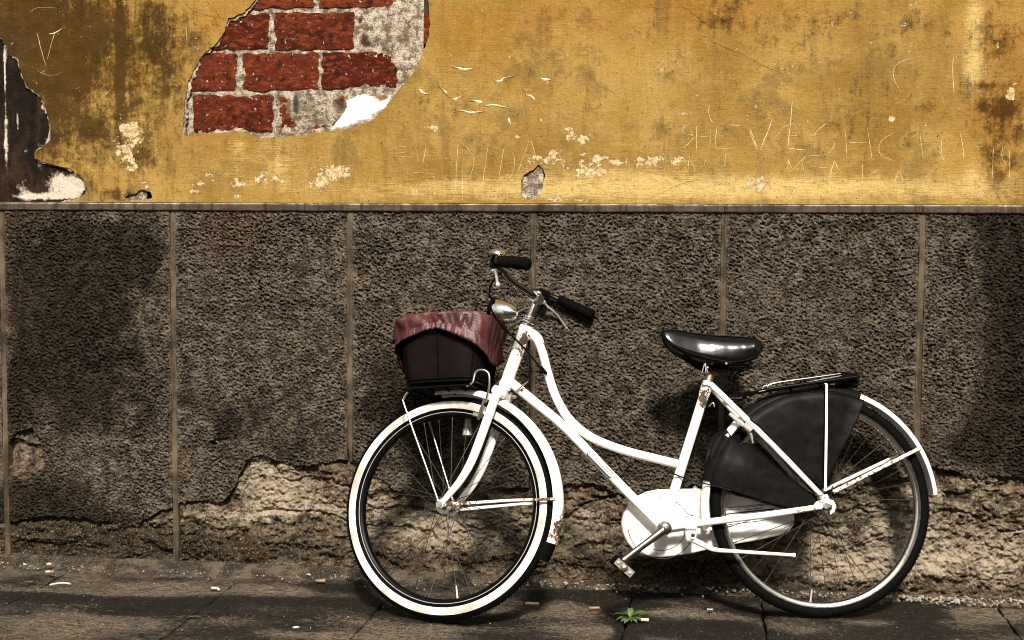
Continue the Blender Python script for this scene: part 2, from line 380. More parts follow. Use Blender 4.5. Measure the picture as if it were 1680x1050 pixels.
def m_plain(name, a, b, scale=60, rough=.8, bump=.001, metal=0.0, spec=.4, coat=None):
    m = Mat(name); t = m.noise(scale, 5, .65)
    return m.done(m.mix(m.step(t, .3, .7), a, b), rough, metal, m.bump(t, bump, .8), spec, coat)
def m_white():
    m = Mat('white_bicycle_paint'); t = m.noise(25, 5, .65); w = m.attr('wear'); f = m.noise(95, 5, .7, dist=.6)
    c = m.mix(m.step(t, .45, .70, 0, .5), (.86, .83, .77), (.62, .53, .38))
    c = m.mix(m.math('MULTIPLY', m.step(m.math('ADD', m.noise(9, 6, .75), m.math('MULTIPLY', w, .12)), .54, .72), .5), c, (.42, .31, .18))
    e = m.math('ADD', m.math('MULTIPLY', w, .34), f); chip = m.step(e, .735, .765)
    c = m.mix(m.step(e, .69, .74, 0, .7), c, (.38, .2, .07))
    c = m.mix(chip, c, m.mix(t, (.02, .013, .008), (.08, .04, .02)))
    rough = m.n('ShaderNodeMapRange', {'Value': chip, 'To Min': .28, 'To Max': .8}).outputs[0]
    return m.done(c, rough, normal=m.bump(m.math('SUBTRACT', m.math('MULTIPLY', t, .12), m.math('MULTIPLY', chip, .5)), .001, .7), spec=.5)
def m_chrome(name='chrome', col=(.62, .58, .52), rough=.16):
    m = Mat(name); t = m.noise(70, 5, .7)
    c = m.mix(m.step(t, .55, .72, 0, .75), col, (.12, .07, .035))
    return m.done(c, m.n('ShaderNodeMapRange', {'Value': t, 'To Min': rough * .6, 'To Max': rough * 2.0}).outputs[0], 1.0)
def m_cloth():
    m = Mat('maroon_nylon'); w = m.noise(300, 2, .5); t = m.noise(18, 5, .6)
    c = m.mix(m.step(t, .3, .7), (.034, .0065, .0065), (.085, .020, .019))
    return m.done(c, .42, normal=m.bump(m.math('ADD', m.math('MULTIPLY', t, 3), w), .002, .7), spec=.5)
def m_leaf():
    m = Mat('weed_leaf'); t = m.noise(90, 4, .6)
    return m.done(m.mix(t, (.028, .060, .012), (.10, .145, .040)), .5, normal=m.bump(t, .001, .6))
def m_sand():
    m = Mat('sandy_grit'); t = m.noise(18, 6, .7); f = m.noise(330, 2, .8); g = m.noise(140, 3, .7)
    c = m.mix(m.step(t, .42, .60), (.014, .010, .0065), (.085, .065, .043))
    c = m.mix(m.step(f, .55, .7, 0, .85), c, (.34, .27, .18)); c = m.mix(m.step(g, .55, .7, 0, .8), c, (.03, .02, .012))
    return m.done(c, .95, normal=m.bump(m.math('ADD', f, g), .004, 1.0), spec=.2)
MAT = dict(ledgeglint=m_smooth_stone('pale_ledge_glint', (.10, .075, .052), (.46, .38, .29), .7), barchrome=m_chrome('chrome_reflecting_dark', (.13, .118, .105), .12), plaster=m_plaster(), rough=m_roughcast(), under=m_under(), brick=m_brick(), mortar=m_mortar(), lime=m_lime(), coat=m_dark_coat(), pave=m_paving(),
    ledge=m_smooth_stone('ledge_stone', (.036, .026, .0175), (.092, .070, .048), .8), strip=m_smooth_stone('joint_mortar', (.042, .031, .020), (.125, .092, .058), .75),
    white=m_white(), chrome=m_chrome(), steel=m_chrome('dull_steel', (.42, .39, .34), .32), alu=m_plain('grey_alloy', (.50, .47, .42), (.62, .59, .53), 80, .35, .0005, 0.6),
    rubber=m_plain('black_rubber', (.002, .002, .0017), (.004, .0036, .003), 90, .7, .001, 0.0, .03), wwall=m_plain('whitewall_rubber', (.34, .30, .24), (.76, .72, .64), 14, .5, .0006),
    black=m_plain('black_paint', (.002, .002, .002), (.004, .0036, .0033), 60, .35, .0004, 0.0, .07), vinyl=m_plain('black_vinyl', (.0035, .0032, .0028), (.0080, .0072, .006), 40, .46, .0012, 0.0, .055),
    saddle=m_plain('black_saddle_leather', (.002, .002, .002), (.004, .0036, .003), 30, .13, .0003, 0.0, .24), cloth=m_cloth(), lining=m_plain('dark_maroon_lining', (.005, .0012, .0012), (.030, .0065, .0065), 30, .7, .002), spoke=m_plain('dark_spoke_wire', (.05, .043, .035), (.10, .087, .07), 60, .4, .0, .8), darkrim=m_chrome('dull_dark_rim', (.17, .15, .13), .3), leaf=m_leaf(), sand=m_sand(),
    post=m_chrome('tarnished_post', (.45, .33, .2), .35), cream=m_plain('chalky_plaster', (.55, .42, .22), (.78, .65, .42), 120, .9, .001), dark=m_plain('crack_shadow_soil', (.02, .013, .007), (.045, .028, .014), 100, .95, .001),
    paper=m_plain('pale_paper', (.30, .27, .22), (.56, .52, .45), 60, .8, .001), tan=m_plain('tan_filter', (.20, .11, .055), (.32, .19, .10), 120, .8, .001), red_leaf=m_plain('dead_leaf', (.09, .022, .012), (.16, .05, .025), 70, .7, .002),
    pink=m_plain('pinkish_paper', (.62, .38, .30), (.75, .52, .42), 90, .8, .001), gravel=m_plain('pale_gravel', (.045, .035, .025), (.42, .36, .28), 25, .85, .002), soil=m_plain('joint_soil', (.02, .014, .009), (.06, .042, .026), 50, .95, .004), ink=m_plain('black_lettering', (.01, .01, .012), (.02, .018, .02), 50, .5, .0002),
    scratch=m_plain('scratched_lime', (.50, .39, .19), (.74, .62, .38), 60, .9, .0008), street=m_plain('street_stone', (.03, .024, .018), (.08, .063, .047), 8, .75, .004))

# ================================================================== THE WALL
J = lambda k: -1.3910 + .586 * k                  # x of the plinth's upright joints
ZL0, ZL1 = 1.1665, 1.1930                         # ledge under the plaster
wall = empty('house_wall', 'weathered wall of ochre plaster flaked to red brick above a grey roughcast base', 'wall', (0, 0, 0))

HOLE = rough_line([(-1.1114,1.8299),(-1.1280,1.8120),(-1.1500,1.7915),(-1.2023,1.7740),(-1.2108,1.7375),(-1.2442,1.6934),(-1.2832,1.6650),(-1.3169,1.6127),(-1.3367,1.5760),(-1.3426,1.5390),(-1.3486,1.4967),(-1.3549,1.4173),(-1.3411,1.4023),(-1.3076,1.4118),(-1.2632,1.4126),(-1.2244,1.4141),(-1.1691,1.4207),(-1.1306,1.4068),(-1.0867,1.3961),(-1.0155,1.4011),(-0.9500,1.4061),(-0.8740,1.4189),(-0.8091,1.4264),(-0.7338,1.4510),(-0.6856,1.4923),(-0.6589,1.5335),(-0.6269,1.5694),(-0.5845,1.6206),(-0.5687,1.6667),(-0.5518,1.7076),(-0.5477,1.7537),(-0.5531,1.8203),(-0.5559,1.9226),(-0.5744,1.9892),(-0.6378,2.0213),(-0.7120,2.0026),(-0.7973,2.0302),(-0.8777,2.0064),(-0.9476,2.0260),(-1.0235,1.9838),(-1.0780,1.9436),(-1.0947,1.8868)], .0022, 5, 3, True)
PEEL = rough_line([(-2.0731,1.7353),(-2.0306,1.7478),(-1.9885,1.7374),(-1.9676,1.7273),(-1.9507,1.6944),(-1.9406,1.6714),(-1.9127,1.6613),(-1.9010,1.6089),(-1.8828,1.5695),(-1.8447,1.5431),(-1.8243,1.5102),(-1.8011,1.4381),(-1.8053,1.3923),(-1.8336,1.3694),(-1.8619,1.3531),(-1.8588,1.3333),(-1.8239,1.3201),(-1.7439,1.3036),(-1.7026,1.2741),(-1.6788,1.2348),(-1.6861,1.2151),(-1.7316,1.1966),(-1.8017,1.1819),(-2.0202,1.1800),(-2.0904,1.2276),(-2.0659,1.3866),(-2.0977,1.5714)], .002, 5, 5, True)
CHIP = rough_line([(-0.2045,1.3139),(-0.1902,1.2958),(-0.1832,1.2797),(-0.1899,1.2515),(-0.1958,1.2234),(-0.2079,1.2072),(-0.2446,1.2031),(-0.2590,1.2233),(-0.2592,1.2596),(-0.2491,1.2817),(-0.2207,1.2958)], .0012, 3, 8, True)
CHIP2 = rough_line([(0.5033,1.3405),(0.5152,1.3229),(0.5057,1.3111),(0.4826,1.2993),(0.4671,1.2954),(0.4400,1.2797),(0.4300,1.2954),(0.4435,1.3053),(0.4668,1.3092),(0.4782,1.3308)], .001, 3, 9, True)
CHIP3 = rough_line([(-1.5546,1.2055),(-1.5372,1.2187),(-1.5097,1.2220),(-1.4958,1.2337),(-1.4650,1.2253),(-1.4584,1.2058),(-1.4962,1.1992)], .001, 3, 10, True)
def plaster_sd(X, Z):
    return np.minimum.reduce([poly_sd(X, Z, P) for P in (HOLE, PEEL, CHIP, CHIP3)])
STAIN_SHADE_PL = [((-1.6986,1.5484),190,190,.50),((-1.9059,1.6482),80,160,.25),((-1.8417,1.7256),90,80,.25),((-1.4289,1.7200),60,60,.12),((-1.6340,1.7228),20,110,.2),((-1.3514,1.3131),90,60,.06),((1.1653,1.4713),60,170,.15),((0.3804,1.6954),260,60,.08),((0.8331,1.4554),150,60,.12),((-1.6541,1.7618),60,60,.35),((-1.7996,1.7445),9,70,.8),((-1.7002,1.7237),10,75,.55),((-1.5619,1.7218),7,95,.95),((-1.5682,1.5473),9,40,.5),((-1.8836,1.7262),40,80,.75),((-1.9241,1.8049),50,50,.6),((-1.7828,1.4903),60,90,.28),((-1.6587,1.4309),28,16,.55),  # plaster stains, plus vignette darkening painted at top left and right edge
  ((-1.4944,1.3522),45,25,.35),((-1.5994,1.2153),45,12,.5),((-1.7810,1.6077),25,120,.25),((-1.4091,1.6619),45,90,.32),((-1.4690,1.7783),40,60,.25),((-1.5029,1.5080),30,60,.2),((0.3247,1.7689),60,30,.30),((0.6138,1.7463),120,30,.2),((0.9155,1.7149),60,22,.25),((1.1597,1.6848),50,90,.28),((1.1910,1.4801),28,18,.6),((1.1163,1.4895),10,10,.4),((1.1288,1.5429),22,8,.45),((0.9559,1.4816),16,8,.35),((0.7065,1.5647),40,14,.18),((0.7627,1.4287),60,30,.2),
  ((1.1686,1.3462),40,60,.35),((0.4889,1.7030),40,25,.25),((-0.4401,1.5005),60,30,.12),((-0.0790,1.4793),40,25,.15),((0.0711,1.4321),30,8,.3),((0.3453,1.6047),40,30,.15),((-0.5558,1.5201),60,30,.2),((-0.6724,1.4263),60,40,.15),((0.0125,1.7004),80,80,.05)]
OR_PL = [((0.0116,1.7923),260,60,.8),((-1.1455,1.7924),60,40,.6),((-1.2865,1.7564),70,50,.7),((0.4695,1.7847),150,40,.7),((1.1779,1.6491),60,150,1.0),((1.1681,1.3641),50,70,.7),((-0.4025,1.7060),90,60,.5),((-1.2088,1.3709),40,16,.9),((-1.2896,1.4002),40,10,.6)]
PA_PL = [((0.5690,1.2415),420,22,.95),((-0.3622,1.2328),320,22,.6),((0.0141,1.5343),400,90,.15),((1.0892,1.7390),17,55,1.0),((1.0927,1.5967),15,30,.9),((1.0802,1.5433),10,40,.4),((1.1004,1.2925),16,50,.6),((-1.1487,1.3128),80,50,.35),((-1.1684,1.3804),14,30,.45),((-1.3501,1.4488),40,40,.3),((0.0165,1.2930),140,20,.35),((0.8653,1.5991),60,25,.15),((0.5633,1.5661),150,40,.1),((-1.0282,1.3320),30,50,.4)]
CH_PL = [((-1.4939,1.4010),26,14,.42),((-1.5462,1.3289),18,20,.40),((-1.4750,1.2546),30,8,.42),((-1.2501,1.2742),20,14,.36),((-0.9090,1.2550),26,16,.42),((-0.8296,1.3029),24,10,.42),((-0.2290,1.3269),30,12,.36),((-0.0399,1.3023),34,14,.36),((0.4417,1.2560),30,10,.40),((-1.5615,1.4305),12,8,.5),((-1.5181,1.4400),18,12,.4),((-1.5355,1.3621),14,10,.5),((-1.5259,1.3035),14,5,.45),((-1.5559,1.3817),20,45,.28),((-1.5063,1.2154),22,6,.45),((-1.3112,1.2547),24,5,.45),((-1.3318,1.2314),20,5,.4),((-1.1693,1.2548),16,10,.62),((-1.0886,1.2742),22,14,.50),((-1.0386,1.2549),14,10,.5),((-1.1797,1.2122),16,4,.5),((-0.8593,1.2838),26,16,.58),((0.2206,1.3262),30,8,.4),((-1.5245,1.4206),14,14,.4),((-0.8891,1.2550),14,8,.4),((-0.5460,1.4257),10,6,.7),((-0.5324,1.4408),4,3,.6),
  ((-0.1029,1.4144),9,10,.8),((-0.0650,1.3900),11,8,.8),((-0.1121,1.3920),6,6,.7),((-0.1626,1.3268),26,12,.42),((-0.1344,1.3492),30,8,.4),((-0.0308,1.3359),16,10,.5),((-0.0116,1.2874),20,8,.6),((-0.0680,1.2930),9,18,.45),((0.1002,1.3208),32,10,.45),((0.0349,1.3190),10,4,.5),((0.1559,1.3263),18,12,.4),((0.1840,1.2966),8,6,.4),((0.4656,1.2432),20,7,.6),((0.4823,1.2248),8,5,.5),((0.4014,1.2689),4,4,.7),((0.4869,1.2744),6,4,.6),((0.5693,1.2250),16,7,.55),((0.4590,1.3148),14,8,.3),
  ((0.9174,1.7844),10,5,.7),((1.1569,1.6600),4,6,.8),((1.1579,1.6227),10,6,.4),((1.1985,1.5245),8,8,.7),((1.1937,1.5103),6,5,.7),((0.8545,1.4472),4.6,4.6,1.3),((0.1693,1.5974),4,4,.8),((-0.1738,1.5730),7,9,.4),((-0.6137,1.2267),40,4,.4),((-0.3238,1.2215),60,5,.38),((-0.0955,1.2032),40,4,.5),((0.9268,1.2165),90,4,.25),((-0.1902,1.2086),30,5,.5),((-1.7665,1.1952),120,3,.3)]
PLA = dict(stain_shade=lambda X, Z: blobs(X, Z, STAIN_SHADE_PL), orange=lambda X, Z: blobs(X, Z, OR_PL), pale=lambda X, Z: blobs(X, Z, PA_PL), chip=lambda X, Z: blobs(X, Z, CH_PL))
CRACK = [(-0.2620,1.6439),(-0.2489,1.6150),(-0.2394,1.5976),(-0.2369,1.5745),(-0.2467,1.5313),(-0.2505,1.4938),(-0.2422,1.4706),(-0.2390,1.4358),(-0.2383,1.4069),(-0.2299,1.3923),(-0.2204,1.3778),(-0.2132,1.3430),(-0.2059,1.3151)]
def plaster_h(X, Z):
    left = sstep(-1.2, -1.75, X)
    y = .0100 + .0016 * fbm(X, Z, 5, 3, 4) + .0006 * fbm(X, Z, 40, 3, 6) + left * (.0030 * fbm(X, Z, 18, 4, 9))
    y += .0016 * np.exp(-(line_d(X, Z, CRACK) / .003) ** 2)
    return y
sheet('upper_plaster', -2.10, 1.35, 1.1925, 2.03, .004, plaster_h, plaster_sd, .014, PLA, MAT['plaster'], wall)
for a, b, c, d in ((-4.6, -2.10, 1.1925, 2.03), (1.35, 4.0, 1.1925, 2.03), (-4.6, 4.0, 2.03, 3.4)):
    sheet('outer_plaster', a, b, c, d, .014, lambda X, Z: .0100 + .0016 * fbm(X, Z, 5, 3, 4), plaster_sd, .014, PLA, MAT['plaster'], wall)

def edge_sd(P, w):
    def f(X, Z):
        d = poly_sd(X, Z, P); return np.minimum(.003 - d, d + np.maximum(w * (.9 + 1.6 * fbm(X, Z, 16, 3, 88) + .8 * fbm(X, Z, 70, 2, 89)), -.002))
    return f
flat0 = dict(stain_shade=lambda X, Z: X * 0 - .1, warm=lambda X, Z: X * 0 + .1)
sheet('plaster_edge', -1.43, -.57, 1.36, 2.50, .003, lambda X, Z: .0150 + .0014 * fbm(X, Z, 50, 3, 87), edge_sd(HOLE, .0075), .010, flat0, MAT['mortar'], wall)
sheet('plaster_edge', -2.48, -1.68, 1.186, 1.80, .003, lambda X, Z: .0150 + .0014 * fbm(X, Z, 50, 3, 87), edge_sd(PEEL, .0060), .008, flat0, MAT['mortar'], wall)
# bricks, mortar and render inside the big flake
def in_hole(X, Z, m=.02): return m - poly_sd(X, Z, HOLE)
MO_ST = [((-0.7601,1.7071),9,12,.8),((-0.7465,1.6881),10,6,.6),((-0.9478,1.4945),30,22,.55),((-0.9835,1.5139),5,25,.6),((-0.8370,1.5033),14,22,.8),((-0.9083,1.4465),22,9,.5),((-0.7016,1.7101),20,20,.15),((-0.6335,1.7467),20,20,.1)]
MO_WA = [((-1.0176,1.4471),16,14,.8),((-1.0073,1.5140),16,8,.4),((-0.8292,1.4937),10,10,.5),((-0.7075,1.5251),10,7,.8),((-1.1426,1.6205),14,26,.2)]
def mortar_h(X, Z):
    lump = blobs(X, Z, [((-0.6724,1.7379),50,45,1.0),((-0.6141,1.6525),40,45,.9),((-0.9082,1.4809),60,24,.75),((-1.1548,1.6053),10,30,.8),((-0.7309,1.5594),40,10,.6)])
    return .0245 - .0085 * np.clip(lump, 0, 1) + .0032 * fbm(X, Z, 28, 4, 12) + .0014 * fbm(X, Z, 110, 2, 15)
sheet('mortar_bed', -1.43, -.57, 1.36, 2.50, .004, mortar_h, lambda X, Z: in_hole(X, Z), 0, dict(stain_shade=lambda X, Z: blobs(X, Z, MO_ST), warm=lambda X, Z: blobs(X, Z, MO_WA)), MAT['mortar'], wall)
def brick(pts, seed, y=.0185):
    P = np.array(pts); x0, z0 = P.min(0); x1, z1 = P.max(0); Q = rough_line([(x0 + .003, z0 + .001), (x1 - .004, z0 + .003), (x1, z1 - .002), (x0 + .001, z1 - .001)], .0048, 11, seed, True)
    def sd(X, Z): return np.minimum(-poly_sd(X, Z, Q), in_hole(X, Z, .016))
    def hf(X, Z):
        e = np.clip(-poly_sd(X, Z, Q), 0, .012); return y + .0022 * (1 - e / .012) ** 2 + .0020 * fbm(X, Z, 20, 4, seed) + .0008 * fbm(X, Z, 90, 2, seed + 3)
    sheet('brick', x0 - .006, x1 + .006, z0 - .006, z1 + .006, .0045, hf, sd, .012, None, MAT['brick'], wall)
BR = [[(-1.1773,1.8050),(-0.9210,1.9249)], [(-0.9117,1.8048),(-0.6616,1.9222)], [(-1.3274,1.6771),(-1.0696,1.7917)], [(-1.0512,1.6737),(-0.7923,1.7925)],
      [(-1.4402,1.5478),(-1.1772,1.6679)], [(-1.1583,1.5470),(-0.9078,1.6667)], [(-0.8990,1.5511),(-0.6525,1.6667)], [(-1.3254,1.4155),(-1.0574,1.5346)], [(-0.7807,1.6859),(-0.5425,1.7843)], [(-1.0427,1.4254),(-0.8089,1.5285)]]
for i, b in enumerate(BR): brick(b, 40 + i * 7, .0185 if i < 8 else .0225)
LIME = rough_line([(-0.8713,1.4204),(-0.8360,1.4620),(-0.8144,1.4931),(-0.8170,1.5140),(-0.7820,1.5293),(-0.7605,1.5343),(-0.7337,1.5263),(-0.7257,1.5133),(-0.6963,1.5131),(-0.6749,1.5259),(-0.6669,1.5180),(-0.6856,1.4923),(-0.7177,1.4665),(-0.7714,1.4434),(-0.8091,1.4280),(-0.8415,1.4213)], .0022, 4, 21, True)
sheet('lime_patch', -.93, -.66, 1.38, 1.60, .0035, lambda X, Z: .0115 + .0035 * fbm(X, Z, 40, 4, 33) + .006 * sstep(-.012, 0, poly_sd(X, Z, LIME)), lambda X, Z: -poly_sd(X, Z, LIME), .008, None, MAT['lime'], wall)
# blackened coat behind the flake at the left edge
DC = [((-1.7656,1.2544),36,22,1.0),((-1.7240,1.2347),22,18,.6),((-1.9132,1.2345),30,20,.6),((-1.8292,1.2109),60,6,.7),((-1.9632,1.3928),5,60,.9),((-1.9635,1.6096),2.2,60,.9),((-1.9220,1.4519),1.6,34,.75),((-1.8350,1.5005),4,8,.8),((-1.8158,1.3923),5,6,.8),((-1.8475,1.3767),10,5,.6),((-1.8444,1.3136),14,12,.6),((-1.8900,1.3531),6,10,.4),((-1.9515,1.6879),14,20,.5),((-1.9161,1.5502),8,8,.3),((-1.8775,1.4713),8,8,.3)]
sheet('bared_undercoat', -2.48, -1.68, 1.185, 1.80, .004, lambda X, Z: .0205 + .003 * fbm(X, Z, 22, 4, 61), lambda X, Z: .03 - poly_sd(X, Z, PEEL), 0, dict(pale=lambda X, Z: blobs(X, Z, DC)), MAT['coat'], wall)
for nm, P, bx in (('bared_undercoat', CHIP, (-.30, -.19, 1.18, 1.34)), ('bared_undercoat', CHIP3, (-1.62, -1.48, 1.18, 1.26))):
    sheet(nm, *bx, .0035, lambda X, Z: .0185 + .004 * fbm(X, Z, 45, 4, 71), lambda X, Z, P=P: .02 - poly_sd(X, Z, P), 0, dict(stain_shade=lambda X, Z: X * 0 + .12, warm=lambda X, Z: X * 0), MAT['mortar'], wall)
sheet('plaster_scab', -.03 + .6, .75, 1.23, 1.36, .003, lambda X, Z: .0085 + .0022 * fbm(X, Z, 40, 3, 77), lambda X, Z: -poly_sd(X, Z, CHIP2), .004, dict(stain_shade=lambda X, Z: X * 0 - .2, warm=lambda X, Z: X * 0), MAT['mortar'], wall)

# ledge blocks
for k in range(-5, 9):
    rg = random.Random(k); mb = MB(); rings = []; n = 40
    for i in range(n + 1):
        x = J(k) + .0008 + (.586 - .0016) * i / n; w = lambda a: rg.uniform(-a, a)
        rings.append([(x, .030, ZL0), (x, .0005 + w(.0004), ZL0 + w(.0008)), (x, -.0012 + w(.0003), ZL0 + .003), (x, -.0008 + w(.0003), 1.1835 + w(.0003)), (x, .0010 + w(.0003), 1.1872 + w(.0003)), (x, .0095 + w(.0004), 1.1915 + w(.0004)), (x, .030, 1.1945)])
    fl_ = [[(x_ := J(k) + .586 * i / n, .012, 1.1866), (x_, .0010 + rg.uniform(-.0008, .0008), 1.1868 + rg.uniform(-.0006, .0006)), (x_, .0022 + rg.uniform(-.0008, .0008), 1.1898 + rg.uniform(-.0010, .0006)), (x_, .012, 1.1905)] for i in range(n + 1)]
    MB().loft(fl_).build('ledge_glint_strip', MAT['ledgeglint'], wall, 40)  # pale strip: the lit edge of the chamfer put into colour
    mb.loft(rings).build('ledge_block', MAT['ledge'], wall, 22)

# roughcast panels, peeled along a ragged line near the ground
CONT = [(-3.5807,0.0271),(-2.6573,0.0918),(-2.0403,0.1279),(-1.9108,0.1446),(-1.8251,0.1598),(-1.7592,0.1559),(-1.6787,0.1506),(-1.5861,0.1396),(-1.5084,0.1484),(-1.4559,0.1804),(-1.4078,0.1981),(-1.3827,0.2129),(-1.3371,0.2224),(-1.2298,0.2259),(-1.1905,0.2710),(-1.1531,0.3536),(-1.1305,0.3761),(-1.0776,0.3776),(-1.0250,0.3573),(-0.9724,0.3509),(-0.9119,0.3566),(-0.8517,0.3702),(-0.7937,0.3777),(-0.7518,0.3456),(-0.7001,0.3118),(-0.6505,0.2781),(-0.5912,0.2566),(-0.5143,0.2512),(-0.4360,0.2674),(-0.3581,0.2990),(-0.2611,0.3020),(-0.1743,0.2932),(-0.1112,0.3163),(-0.0406,0.3223),(0.0147,0.3125),(0.0414,0.2942),(0.0831,0.2898),(0.1773,0.3043),(0.2708,0.3186),(0.3638,0.3310),(0.4564,0.3244),(0.5669,0.3184),(0.6762,0.3313),(0.7402,0.3108),(0.7794,0.3401),(0.8386,0.3587),(0.8978,0.3605),(0.9457,0.3805),(0.9951,0.4024),(1.0522,0.3948),(1.0789,0.3900),(1.1308,0.3639),(1.1726,0.3836),(1.2446,0.3821),(1.2992,0.3691),(1.4732,0.3561),(1.9809,0.3899)]
CL = rough_line(CONT, .0045, 4, 17)
CONT_P = np.concatenate([CL, [(CL[-1][0], -.2), (CL[0][0], -.2)]])
LP = rough_line([(-1.9706,0.2854),(-1.9708,0.3911),(-1.9314,0.4368),(-1.8800,0.4523),(-1.8508,0.4146),(-1.8414,0.3339),(-1.8570,0.2929),(-1.8981,0.2652)], .003, 4, 19, True)
LP2 = rough_line([(-1.2735,0.4158),(-1.2528,0.4323),(-1.2118,0.4333),(-1.1997,0.4198),(-1.2243,0.4072),(-1.2572,0.4063)], .0015, 3, 22, True)
def panel_sd(X, Z): return np.minimum.reduce([poly_sd(X, Z, CONT_P), poly_sd(X, Z, LP), poly_sd(X, Z, LP2)])
STAIN_SHADE_RC = [((-1.7092,0.8188),110,150,.28),((-1.9333,0.0866),80,60,.4),((-1.5825,0.9197),70,90,.2),((1.2598,0.5329),50,300,.25),((0.3050,0.5467),60,60,.15),((-0.5738,0.5064),70,60,.2),((-1.8568,0.8168),60,140,.5),((-1.6695,0.6599),60,110,.55),((-1.4983,1.0192),50,60,.35),((-1.7267,1.0570),80,50,.35),((-1.9269,0.4531),30,120,.4),((-1.7192,0.1350),130,70,.5),((-1.9111,0.1283),60,60,.6),((-1.4830,0.5440),30,60,.35),((-1.1951,0.4912),60,50,.35),((-0.9518,0.4775),60,40,.25),((-0.6723,0.5623),60,90,.45),((-0.5151,0.6045),70,70,.3),((-1.3584,0.5865),30,50,.2),((0.0250,0.4257),70,35,.3),((0.3612,0.5104),70,70,.3),((1.1765,1.0405),50,120,.4),((1.2355,0.7876),40,160,.45),((1.1538,0.5669),60,70,.4),((1.1038,0.4553),60,30,.35),((0.7263,0.5567),80,80,.25),((0.9084,0.4500),40,30,.3),((0.2090,0.7707),60,60,.1),((1.1737,1.1487),60,30,.35),((-0.9924,0.3977),40,16,.3),((-0.2850,1.1235),60,20,.1)]  # dirt, plus edge vignette and the bicycle's wall shadow painted in
WA_RC = [((-1.1905,1.1190),70,50,.8),((-1.9361,1.1352),40,25,.9),((-1.9553,0.6545),12,300,.4),((-1.9637,1.0155),8,100,.5)]
def rough_h(X, Z):
    a = .42; u = (X * math.cos(a) - Z * math.sin(a)) / 1.3; v = X * math.sin(a) + Z * math.cos(a)
    h = fbm(u, v, 128, 2, 81, .5); r = 1 - np.abs(Perlin(91)(u * 112 + 5, v * 112 + 9)) * 2.6
    am = 1 + .5 * fbm(X, Z, 5, 3, 99)
    return (.0096 * h + .0050 * r) * am - .003 + .003 * fbm(X, Z, 6, 2, 95)
for k in range(-5, 9):
    fine = -1 <= k <= 4; x0, x1 = J(k) + .0096, J(k + 1) - .0096
    def hf(X, Z, x0=x0, x1=x1, k=k):
        e = sstep(0, .010, np.minimum(np.minimum(X - x0, x1 - X), ZL0 - Z)); return .0065 + .0008 * math.sin(k * 7.7) - rough_h(X, Z) * (.25 + .75 * e)
    sheet('plinth_panel', x0, x1, -.03, ZL0 + .0005, (.00215 if fine else .0045 if k in (-2, 5) else .012), hf, panel_sd if -2 <= k <= 5 else (lambda X, Z: Z - .36 - .02 * fbm(X, Z, 8, 3, 5)), .022, dict(stain_shade=lambda X, Z: blobs(X, Z, STAIN_SHADE_RC), warm=lambda X, Z: blobs(X, Z, WA_RC)), MAT['rough'], wall)
STRIP_END = {-1: 0.0, 0: .01, 1: (-0.8017,0.3696)[1], 2: (-0.2206,0.2936)[1], 3: (0.3695,0.3217)[1], 4: (0.9564,0.3809)[1]}
for k in range(-4, 9):
    rg = random.Random(100 + k); zb = STRIP_END.get(k, .36); rings = []; n = int((1.181 - zb) / .012)
    xw = .0092; jit = 0
    for i in range(n + 1):
        z = zb - .004 + (1.1815 - zb + .004) * i / n; jit = jit * .8 + rg.uniform(-.0007, .0007); w = lambda a: rg.uniform(-a, a)
        f = min(1, i / 6) if zb > .02 else 1
        y = .0075 + .0008 * math.sin(i * .21 + k) + w(.0005) + (1 - f) * .012
        hw = xw * (.4 + .6 * f) + w(.0006)
        rings.append([(J(k) - hw - .003 + jit, .03, z), (J(k) - hw + jit, y + .0012, z), (J(k) - hw * .85 + jit, y, z), (J(k) + hw * .85 + jit, y + w(.0004), z), (J(k) + hw + jit, y + .0012, z), (J(k) + hw + .003 + jit, .03, z)])
    MB().loft(rings).build('joint_strip', MAT['strip'], wall, 24)
CR = [[(0.9984,0.2614),(1.0553,0.2652),(1.1156,0.2654),(1.1355,0.2494),(1.1480,0.2406),(1.1766,0.2286),(1.2070,0.2112),(1.3034,0.2183)], [(1.1432,0.2922),(1.1649,0.2726),(1.1829,0.2566),(1.2239,0.2377),(1.2857,0.2251)], [(-0.7862,0.2406),(-0.7348,0.2212),(-0.7007,0.2098),(-0.6496,0.2241),(-0.5818,0.2138),(-0.5311,0.2088),(-0.4973,0.1957),(-0.4636,0.1843),(-0.4300,0.1646),(-0.3797,0.1597),(-0.3213,0.1767),(-0.2798,0.1907),(-0.2301,0.2049)],
      [(0.7081,0.2510),(0.7443,0.2553),(0.7803,0.2659),(0.8168,0.2516),(0.8586,0.2623),(0.9007,0.2575),(0.9424,0.2620)], [(-0.8746,0.3245),(-0.8598,0.2957),(-0.8374,0.2854),(-0.8151,0.2839)], [(-1.0769,0.3773),(-1.0621,0.3410),(-1.0320,0.3161)], [(-0.1162,0.2045),(-0.0748,0.2338),(-0.0404,0.2558),(0.0077,0.2713),(0.0420,0.2793)], [(-1.1691,0.1826),(-1.0251,0.2023),(-0.9124,0.1987),(-0.8377,0.1756),(-0.7633,0.1635)], [(-1.4846,0.1345),(-1.4540,0.1019),(-1.4230,0.0992),(-1.3919,0.1153),(-1.3689,0.1012),(-1.3303,0.1101)], [(0.4158,0.1588),(0.5506,0.2016),(0.6363,0.1920),(0.7218,0.1700)]]
CR = [rough_line(c, .004, 4, 200 + i) for i, c in enumerate(CR)]
